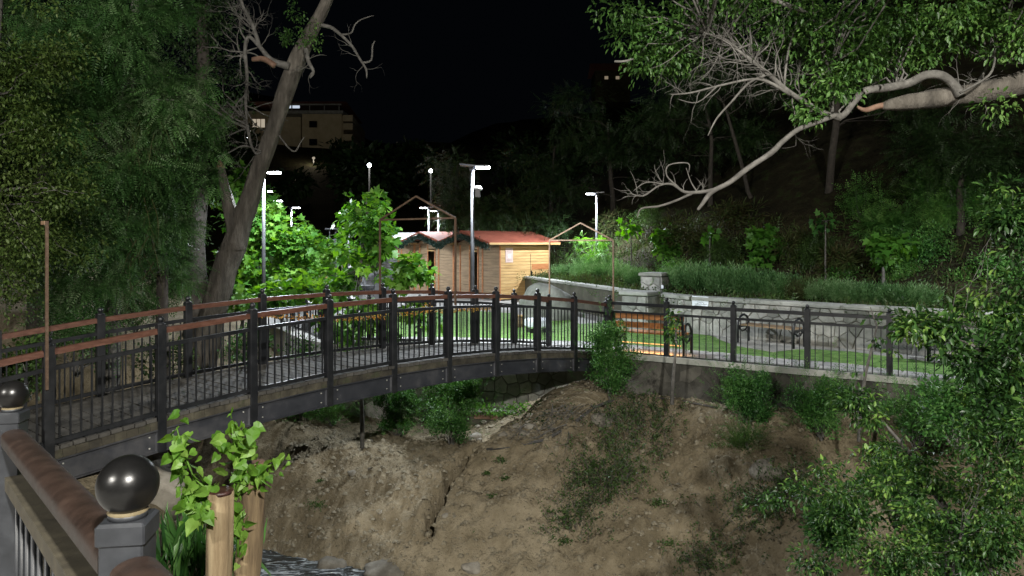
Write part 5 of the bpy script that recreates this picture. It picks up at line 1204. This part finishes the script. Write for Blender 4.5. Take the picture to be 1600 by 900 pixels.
# scrub trailing down the bank
SC = 'scrub patches on the bank face'
for (x, y, w, h, n, lab) in ((975,700,90,110,2600,'thin wiry scrub patch trailing down below the tall shrub'),(930,760,70,70,1500,'middle part of the scrub trail on the bank face'),(890,820,60,50,600,'lowest tip of the scrub trail on the bank face'),
      (1180,800,90,60,1500,'grey-green scrub in the mottled shade'),(1010,650,60,40,700,'sparse scrub just under the river wall'),(1240,760,80,50,900,'shaded weeds on the right bank'),(1110,880,70,40,700,'leafy weed at the bottom edge')):
    g = rayg(x, y+h*.3); rr = empty('bank_scrub', g, lab, 'scrub', SC); pts = []; mm = MB(); rnd = random.Random(x)
    n = int(n*1.6)
    for k in range(n//14):
        q = rayg(x+rnd.gauss(0,w*.42), y+rnd.gauss(0,h*.36)); q.z += .01; e = q+Vector((rnd.gauss(0,.14),rnd.gauss(-.1,.1),rnd.uniform(.1,.42))); mm.tube(wig(q, e, 3, .2, k), [.005,.004,.003,.002], 3, cap=False)
        pts += [list(q.lerp(e, rnd.random()**.6)) for _ in range(14)]
    mm.build('stem', M['bark2'], rr)['kind'] = 'stuff'; pts = np.array(pts)+rng.normal(size=(len(pts),3))*.03
    leafcloud('foliage', pts, rng.normal(size=pts.shape), rng.normal(size=pts.shape)+np.array([0,0,.6]), rng.uniform(.025,.065,len(pts)), 'leaf4', M['lf_weed'], rr)
WG = 'small weeds on the bank face'
for k, (x, y, s, lab) in enumerate(((495,792,26,'weed tuft low on the left of the bank face'),(782,722,16,'bright weed above the right of the crack'),(790,750,12,'tiny weed below the bright one'),(770,778,10,'tiny weed halfway down the bank right of the crack'),(740,832,9,'tiny weed near the foot of the bank'),(880,850,18,'weed below the scrub trail'),(1030,790,22,'weed in the middle of the right bank'),(1120,700,22,'bright weed right of the slender sapling foot'),(1150,690,18,'weed next to the feathery weed bush'),(500,754,8,'tiny weed by the embedded pale rock'),(1045,850,20,'weed in the shade at the lower right of the bank'),(760,742,8,'speck of a weed beside the crack'))):
    g = rayg(x, y); rr = empty('weed', g, lab, 'weed', WG); n_ = int(s*7); R_ = s/2/F*g.y; off = rng.normal(size=(n_,3))*R_*np.array([.7,.7,.35]); off[:,2] = abs(off[:,2])+.02
    leafcloud('foliage', np.array(g)+off, rng.normal(size=(n_,3))+np.array([0,0,.5]), rng.normal(size=(n_,3)), rng.uniform(.03,.06,n_), 'leaf4', M['lf_weed'], rr)
# roots and pipe at the bridge end
mb = MB(); g1 = [(1120,640,14.9),(1060,628,15.6),(1000,622,15.9),(960,626,15.7),(925,640,15.4),(890,668,15.0),(850,690,14.9),(800,700,15),(760,705,15.1)]
pts = []
for x, y, d in g1:
    q = rayg(x, y); q.z += .04; pts.append(q)
mb.tube(pts, .022, 8); pts2 = [q+Vector((.03,-.06,.0)) for q in pts[2:]]; mb.tube(pts2, .016, 6); tag(mb.build('water_pipe', M['hose']), 'black plastic pipes running down the bank from the bridge end', 'pipe')
rnd = random.Random(31)
for (x, y, L, lab) in ((905,640,.9,'tangle of dark roots hanging under the bridge end'),(860,670,.7,'roots across the bank below the bridge end')):
    mb = MB(); g = rayg(x, y); g.z += .05
    for k in range(16): twigs(mb, g+Vector((rnd.uniform(-.6,.6),rnd.uniform(-.25,.1),rnd.uniform(0,.1))), (rnd.uniform(-1,.4),-.5,rnd.uniform(-.5,-.1)), L, .010, 1, rnd, .4)
    tag(mb.build('exposed_roots', M['bark2']), lab, 'roots', 'exposed roots at the bridge end')
# rocks
RG = 'rocks on the bank'
for k, (x, y, r_, fl_, lab) in enumerate(((518,888,.34,.75,'largest pale rock at the waterline, bottom left of the bank'),(553,740,.14,.6,'round pale rock embedded high in the bank face'),(702,806,.20,.5,'long oval stone lying at the foot of the crack'),(649,862,.15,.5,'light flat stone near the foot of the bank'),(737,886,.20,.5,'flat grey stone at the bottom edge'),(606,893,.46,.4,'broad low rock slab at the bottom edge'),(624,757,.07,.8,'small round stone on the bank face'),(595,802,.08,.8,'small tan stone low on the bank face'),(800,693,.10,.6,'pale chip of stone beside the pipe'),(1205,735,.42,.55,'big rounded earth-stained boulder in the mottled shade'),(290,790,.6,.6,'dark wet boulder at the far waterline left'),(220,770,.5,.7,'dark wet boulder under the bridge'),(255,735,.45,.7,'upper dark boulder below the near end of the bridge'),(330,815,.4,.6,'dark wet boulder behind the cut trunks'),(575,690,.12,.5,'flat stone near the thin stem'),(940,655,.3,.5,'reddish boulder half buried below the tall shrub'))):
    g = rayg(x, y); o = rock('rock', g+Vector((0,.05,-r_*fl_*.25)), (r_,r_*.8,r_*fl_), k+3, lab, 'rock', 'rock', RG, 3 if r_ > .15 else 2)
# pebbles and clods scattered over the face: nobody could count them
vs = []; n_ = 6000; pos = []
for k in range(n_):
    x = random.uniform(-4.8,5.5); yb = pl(x, XB, YB); yc = pl(x, XC, YC); y = random.uniform(yb+.05, yc+.9); pos.append((x, y, groundn(x, y)))
TPL['pebble'] = T([(-.5,-.4,0),(.5,-.45,0),(.55,.4,0),(-.45,.5,0),(-.25,-.2,.35),(.3,-.2,.42),(.25,.25,.36),(-.2,.25,.45)], [(4,5,6,7),(0,1,5,4),(1,2,6,5),(2,3,7,6),(3,0,4,7)])
M['clod'] = mat('clods', g3((.09,.075,.048),(.17,.146,.098),(.26,.23,.17)), 30, .95, .5)
pos = np.array(pos); ax = rng.normal(size=(n_,3)); ax[:,2] *= .3; up = rng.normal(size=(n_,3))*.3+np.array([0,0,1]); leafcloud('clods', pos, ax, up, rng.uniform(.010,.045,n_)*rng.choice([1,1,1,1.7,2.6],n_), 'pebble', M['clod'])
# reeds at the waterline, lower left
g = rayg(300,880); rr = empty('reed_clump', g, 'dark reeds rising from the water behind the cut trunks', 'reeds'); n_ = 260; q = np.array(P(300,895,7.2))+rng.normal(size=(n_,3))*np.array([.22,.2,.12]); ax = rng.normal(size=(n_,3))*.35; ax[:,2] = 1
leafcloud('blades', q, ax, rng.normal(size=(n_,3)), rng.uniform(.25,.6,n_), 'blade', M['lf_shrub'], rr)
mm = MB(); c_ = P(300,900,7.2); mm.tube([(c_.x,c_.y,c_.z-2.5),(c_.x,c_.y,c_.z)], [.02,.015], 6); mm.build('stem', M['lf_shrub'], rr)
# slender saplings in front of the river wall and a thin stem under the bridge
def sapling(lab, path, ws, d, bl, n, tpl='leaf4', lm='lf_near', sz=.09, rc=.12, nobj=0):
    pts = [P(x, y, d) for x, y in path]; r = empty('slender_sapling', pts[0], lab, 'sapling', 'slender saplings on the bank'); mm = MB(); mm.tube(pts, [w/F*d/2 for w in ws], 8); mm.build('stem', M['bark2'], r)
    if n:
        cl = blobs([(P(x,y,d),(a/F*d,a/F*d,b/F*d),k) for x,y,a,b,k in bl]); put_leaves(*clumpleaves(cl, n, rc, sz, .6), tpl, M[lm], r, nobj)
sapling('slender sapling with two leafy tufts in front of the first fence bay', [(1050,632),(1052,590),(1056,545),(1056,500)], [7,5,4,2], 15.0, [(1052,492,10,12,5),(1053,520,14,12,7)], 150, sz=.12, nobj=40)
sapling('twisted bare twig sapling with few leaves before the right part of the fence', [(1342,690),(1345,640),(1352,585),(1362,545),(1370,510),(1360,480)], [6,5,5,4,3,1.5], 12.4, [(1370,530,20,10,3),(1366,500,10,8,2),(1388,545,8,6,2)], 60, sz=.10)
sapling('thin bare stem standing under the bridge', [(566,700),(566,660),(565,625),(566,600)], [7,7,6,6], 15.4, [], 0)

# ---- overhanging branch, top right
od = 7.2
ob = empty('overhanging_tree', (7.6,6.4,.3), 'leafy tree whose heavy grey limb reaches in from the right over the slope', 'tree')
mb = MB(); mb.tube([(7.6,6.4,-.6),(7.4,6.5,1.5),(7.0,6.6,3.0),tuple(P(1750,100,6.9))], [.34,.30,.26,.17], 16, rough=.15); mb.build('trunk', M['bark'], ob)
mb = MB(); limbpath(mb, [(1760,98),(1680,118),(1610,128),(1555,140),(1500,148),(1455,155),(1420,160),(1392,164),(1378,166)], [6.9,7,7.1,7.1,7.2,7.2,7.2,7.2,7.2], [46,42,38,34,31,29,25,18,10], 16, .16, 7); mb.build('limb', M['bark'], ob)
mb = MB(); limbpath(mb, [(1395,163),(1372,166),(1352,172),(1338,166)], od, [12,9,8,3], 8); mb.build('torn_limb', M['torn'], ob)
mb = MB()
limbpath(mb, [(1500,150),(1490,132),(1470,118),(1445,118),(1420,130),(1385,137),(1352,142),(1335,158),(1322,176),(1312,183)], od-.1, [14,14,14,13,13,13,12,11,10,10], 10, .12, 1)
la, _ = limbpath(mb, [(1314,184),(1285,176),(1258,160),(1228,140),(1196,112),(1160,84),(1130,60),(1100,52)], od-.1, [12,10,9,8,7,6,4,2], 8, .12, 2)
lb_, _ = limbpath(mb, [(1306,180),(1280,190),(1248,202),(1222,222),(1206,238),(1170,262),(1140,285),(1112,300),(1098,318),(1090,328)], od-.2, [8,8,8,8,9,8,8,8,6,4], 8, .14, 3)
lc, _ = limbpath(mb, [(1118,296),(1095,300),(1070,300),(1050,288),(1030,290),(1005,306),(984,302)], od-.2, [7,6,5,4,3,3,1.5], 6, .1, 4)
limbpath(mb, [(1085,300),(1060,312),(1030,322),(1002,326),(996,340)], od-.2, [5,4,4,3,1.5], 6); limbpath(mb, [(1060,292),(1042,275),(1045,258),(1075,255),(1076,270)], od-.2, [3,2.5,2.5,2,1], 5); limbpath(mb, [(1040,288),(1010,285),(990,298)], od-.2, [3,2,1], 5); limbpath(mb, [(1090,300),(1080,285),(1072,262)], od-.2, [3,2,1], 5)
ld_, _ = limbpath(mb, [(1235,148),(1200,128),(1172,124),(1120,135),(1080,145),(1048,148)], od-.15, [6,5,4,3.5,3,1.5], 6)
limbpath(mb, [(1195,118),(1170,130),(1142,160),(1120,185),(1106,212)], od-.15, [4,4,3.5,3,1.5], 6); limbpath(mb, [(1120,135),(1090,160),(1060,155)], od-.2, [3,2,1], 5)
limbpath(mb, [(1225,138),(1230,90),(1240,50),(1250,10)], od-.1, [4,3.5,3,2.5], 5); limbpath(mb, [(1300,175),(1298,130),(1290,90),(1280,40)], od, [7,6,5,4], 6); limbpath(mb, [(1205,0),(1240,12),(1262,20)], od-.2, [7,8,3], 6); limbpath(mb, [(960,96),(975,96),(990,92)], od-.3, [4,4,2], 5)
limbpath(mb, [(1520,140),(1540,110),(1560,60),(1570,10)], od, [6,6,5,4], 6); limbpath(mb, [(1500,145),(1545,118),(1555,85),(1550,60)], od-.3, [4,4,3,1.5], 5); limbpath(mb, [(1335,0),(1300,30),(1270,50)], od-.3, [4,3,2], 5)
rnd = random.Random(8)
seedtw(mb, lc, .005, 16, .22, 1, rnd, (-.4,0,.3)); seedtw(mb, la[8:], .008, 40, .55, 2, rnd, (-.5,0,.35)); seedtw(mb, ld_, .005, 12, .28, 1, rnd, (-.3,0,0)); seedtw(mb, [P(1490,130,od-.1),P(1540,130,od-.1)], .006, 8, .4, 1, rnd, (0,0,.5))
seedtw(mb, [P(1100,60,od),P(1200,110,od)], .007, 16, .6, 2, rnd, (-.2,0,.5)); mb.build('branches', M['bark2'], ob)
bl = [px_blob(980,28,7.4,36,34,8),px_blob(1020,75,7.4,44,38,9),px_blob(1080,40,7.3,60,44,13),px_blob(1065,95,7.6,30,26,5),px_blob(1150,25,7.3,50,36,9),px_blob(1250,30,7.2,60,40,12),px_blob(1330,60,7.0,60,60,16),px_blob(1290,120,7.1,50,36,9),px_blob(1420,50,7.2,70,44,15),px_blob(1510,50,7.3,70,46,15),px_blob(1590,50,6.9,50,44,11),px_blob(1400,95,7.7,50,22,6),px_blob(1270,185,7.1,20,10,2),px_blob(1310,130,7.7,30,18,4),px_blob(1568,168,6.8,10,14,1),px_blob(1180,70,7.6,60,34,5),
      px_blob(1250,-60,6.6,260,60,26),px_blob(1500,-80,6.2,200,80,22)]
cl = blobs(bl)+[(rng.uniform(.2,8.5), rng.uniform(2.5,6.6), rng.uniform(5.2,7.8)) for _ in range(70)]  # unseen overhead clumps added to shade the slope and bank
put_leaves(*clumpleaves(cl, 25000, .26, .060, .5), 'ovate', M['lf_walnut'], ob, 290)
mm = MB()
for k, c in enumerate(cl[::3]):
    c = Vector(c); s0 = min([Vector(q) for q in la[::3]]+[P(1400,140,od),P(1500,140,od),P(1300,100,od),P(1550,100,od)], key=lambda p: (p-c).length); mm.tube(wig(s0, c, 5, .3, k), list(np.linspace(.012,.003,6)), 4, cap=False)
mm.build('leafy_twigs', M['bark2'], ob)

# ---- foreground shrubs, lower right
FG = 'leafy shrubs in the lower right foreground'
def fgs(lab, base, tr, bl, n, nobj, sz, tpl='ovate', lm='lf_near', rc=.2):
    return tree('foreground_shrub', lab, 'shrub', FG, base, [base]+[P(*q) for q in tr], (.05,.04,.025,.012), bl, tpl, lm, sz, n, rc, nobj=nobj, droop=.45, flat=.6, lr=.10, limb=3)
fgs('bright long-leaved branches hanging in front of the right end of the fence', (5.6,7.2,-.9), [(1620,620,7),(1560,560,6.9),(1480,520,6.9)],
    [px_blob(1450,510,6.9,50,26,11),px_blob(1410,500,7,26,10,2),px_blob(1520,560,6.8,50,40,11),px_blob(1580,470,6.8,34,50,10),px_blob(1590,360,6.9,26,60,10),px_blob(1560,620,6.6,55,40,12),px_blob(1510,490,7,40,24,6),px_blob(1590,560,6.5,40,50,9),px_blob(1570,320,7,34,50,8)], 4600, 290, .078)
fgs('foreground shrub reaching left over the bank with loose arching leafy twigs', (4.4,7.4,-1.3), [(1480,800,7.6),(1430,720,7.5),(1380,660,7.4)],
    [px_blob(1330,620,7.4,24,22,4),px_blob(1365,640,7.4,34,24,6),px_blob(1400,720,7.4,60,36,12),px_blob(1290,760,7.5,50,26,8),px_blob(1340,790,7.4,60,34,11),px_blob(1480,760,7.2,70,50,16),px_blob(1560,760,7,60,60,16),px_blob(1220,775,7.6,26,8,2),px_blob(1180,780,7.6,16,6,1)], 5600, 290, .060)
fgs('dense dark foreground bush filling the lower right corner', (3.9,6.2,-1.1), [(1560,900,6.4),(1520,860,6.4),(1500,840,6.4)],
    [px_blob(1560,860,6.2,90,60,18),px_blob(1450,850,6.6,80,50,16),px_blob(1370,870,6.9,60,32,9),px_blob(1280,880,7.2,40,20,3),px_blob(1540,690,6.4,70,50,12),px_blob(1600,720,6.0,40,60,8)], 8500, 290, .052)
for k, (x, y, d, r_) in enumerate(((1500,640,10.5,80),(1580,600,10,60),(1560,520,11,50),(1400,760,9.5,80),(1300,820,9.6,60),(1480,860,8.5,90))):
    bush(['dark shrub behind the bright hanging branch','shadowy shrub at the right edge below the fence','shadowy shrub covering the last fence posts','dim shrub mid right behind the arching twigs','dim low shrub on the lower right bank','dim bush behind the corner bush'][k], x, y, d, r_, r_*.7, 'lf_shrub', .07, 3400, 'leaf4', 'shrub', 'shadowy shrubs behind the foreground leaves', nb_=22)

# petals and fallen leaves scattered over the lawn and dry leaf litter on the bank
q = rng.random((3000,2)); pos = np.stack([-4+q[:,0]*12.5, 13.5+q[:,1]*12.5, np.full(3000,.024)], 1)
def inpoly(x, y, pg):
    c = False; j = len(pg)-1
    for i in range(len(pg)):
        if (pg[i][1] > y) != (pg[j][1] > y) and x < (pg[j][0]-pg[i][0])*(y-pg[i][1])/(pg[j][1]-pg[i][1])+pg[i][0]: c = not c
        j = i
    return c
pos = np.array([p for p in pos if inpoly(p[0], p[1], lawn)]); n = len(pos); ax = rng.normal(size=(n,3)); ax[:,2] = .1
leafcloud('fallen_petals', pos, ax, rng.normal(size=(n,3))*.2+np.array([0,0,1]), rng.uniform(.02,.05,n), 'leaf4', M['lf_petal'])
pos = []
for k in range(2600):
    x = random.uniform(-5.5,7); y = random.uniform(pl(x, XB, YB)+.1, pl(x, XC, YC)+1.2); pos.append((x, y, groundn(x, y)+.012))
pos = np.array(pos); n = len(pos); ax = rng.normal(size=(n,3)); ax[:,2] *= .25
leafcloud('leaf_litter', pos, ax, rng.normal(size=(n,3))*.35+np.array([0,0,1]), rng.uniform(.02,.05,n), 'leaf4', M['lf_litter'])

# footing, creeper and rubble below the bridge end
ft = MB(); ft.bar((-2.1,17.95,-1.66),(.15,17.55,-1.66),.34,.30); ft.build('footing', M['wallconc'], uw)
st_ = MB(); st_.bar((-.9,17.545,-1.62),(.0,17.395,-1.62),.02,.09); st_.build('rust_stain', M['torn'], uw)
cr = empty('creeper', (-.5,17.5,-1.5), 'bright green creeper growing along the footing of the abutment wall', 'creeper')
n = 900; q = rng.random(n); pos = np.stack([-2.0+q*2.6, 17.6-q*.35+rng.normal(size=n)*.1, -1.42+rng.normal(size=n)*.09+.05*np.sin(q*17)], 1); ax = rng.normal(size=(n,3)); leafcloud('foliage', pos, ax, rng.normal(size=(n,3))+np.array([0,-.5,.7]), rng.uniform(.05,.11,n), 'leaf4', M['lf_bright'], cr)
mm = MB(); mm.tube([(-2.0,17.6,-1.45),(-1.1,17.45,-1.4),(-.2,17.3,-1.42),(.6,17.25,-1.4)], [.012,.01,.008,.004], 5); mm.build('stem', M['bark2'], cr)
rnd = random.Random(77)
for k in range(16):
    x = rnd.uniform(735,850); y = rnd.uniform(645,690); g = rayg(x, y); r_ = rnd.uniform(.06,.16)
    o = link('rock', rockmesh(M['rock'], r_, r_*.8, r_*.6, k+50, 2)); o.location = g; tag(o, 'small rough rubble stone lying on the ledge below the bridge end', 'rock', 'rubble stones below the bridge end')
g = rayg(835,640); rr = empty('bank_scrub', g, 'added dark straggly scrub dimming the pale lit ledge under the bridge end', 'scrub', SC)
n = 700; pos = np.array([list(rayg(835+rng.normal()*22, 648+rng.normal()*18)) for _ in range(n)])+rng.normal(size=(n,3))*np.array([.03,.03,.06]); leafcloud('foliage', pos, rng.normal(size=(n,3)), rng.normal(size=(n,3)), rng.uniform(.03,.08,n), 'leaf4', M['lf_dark'], rr)  # dark leaves added to dim the pale lit strip of ground
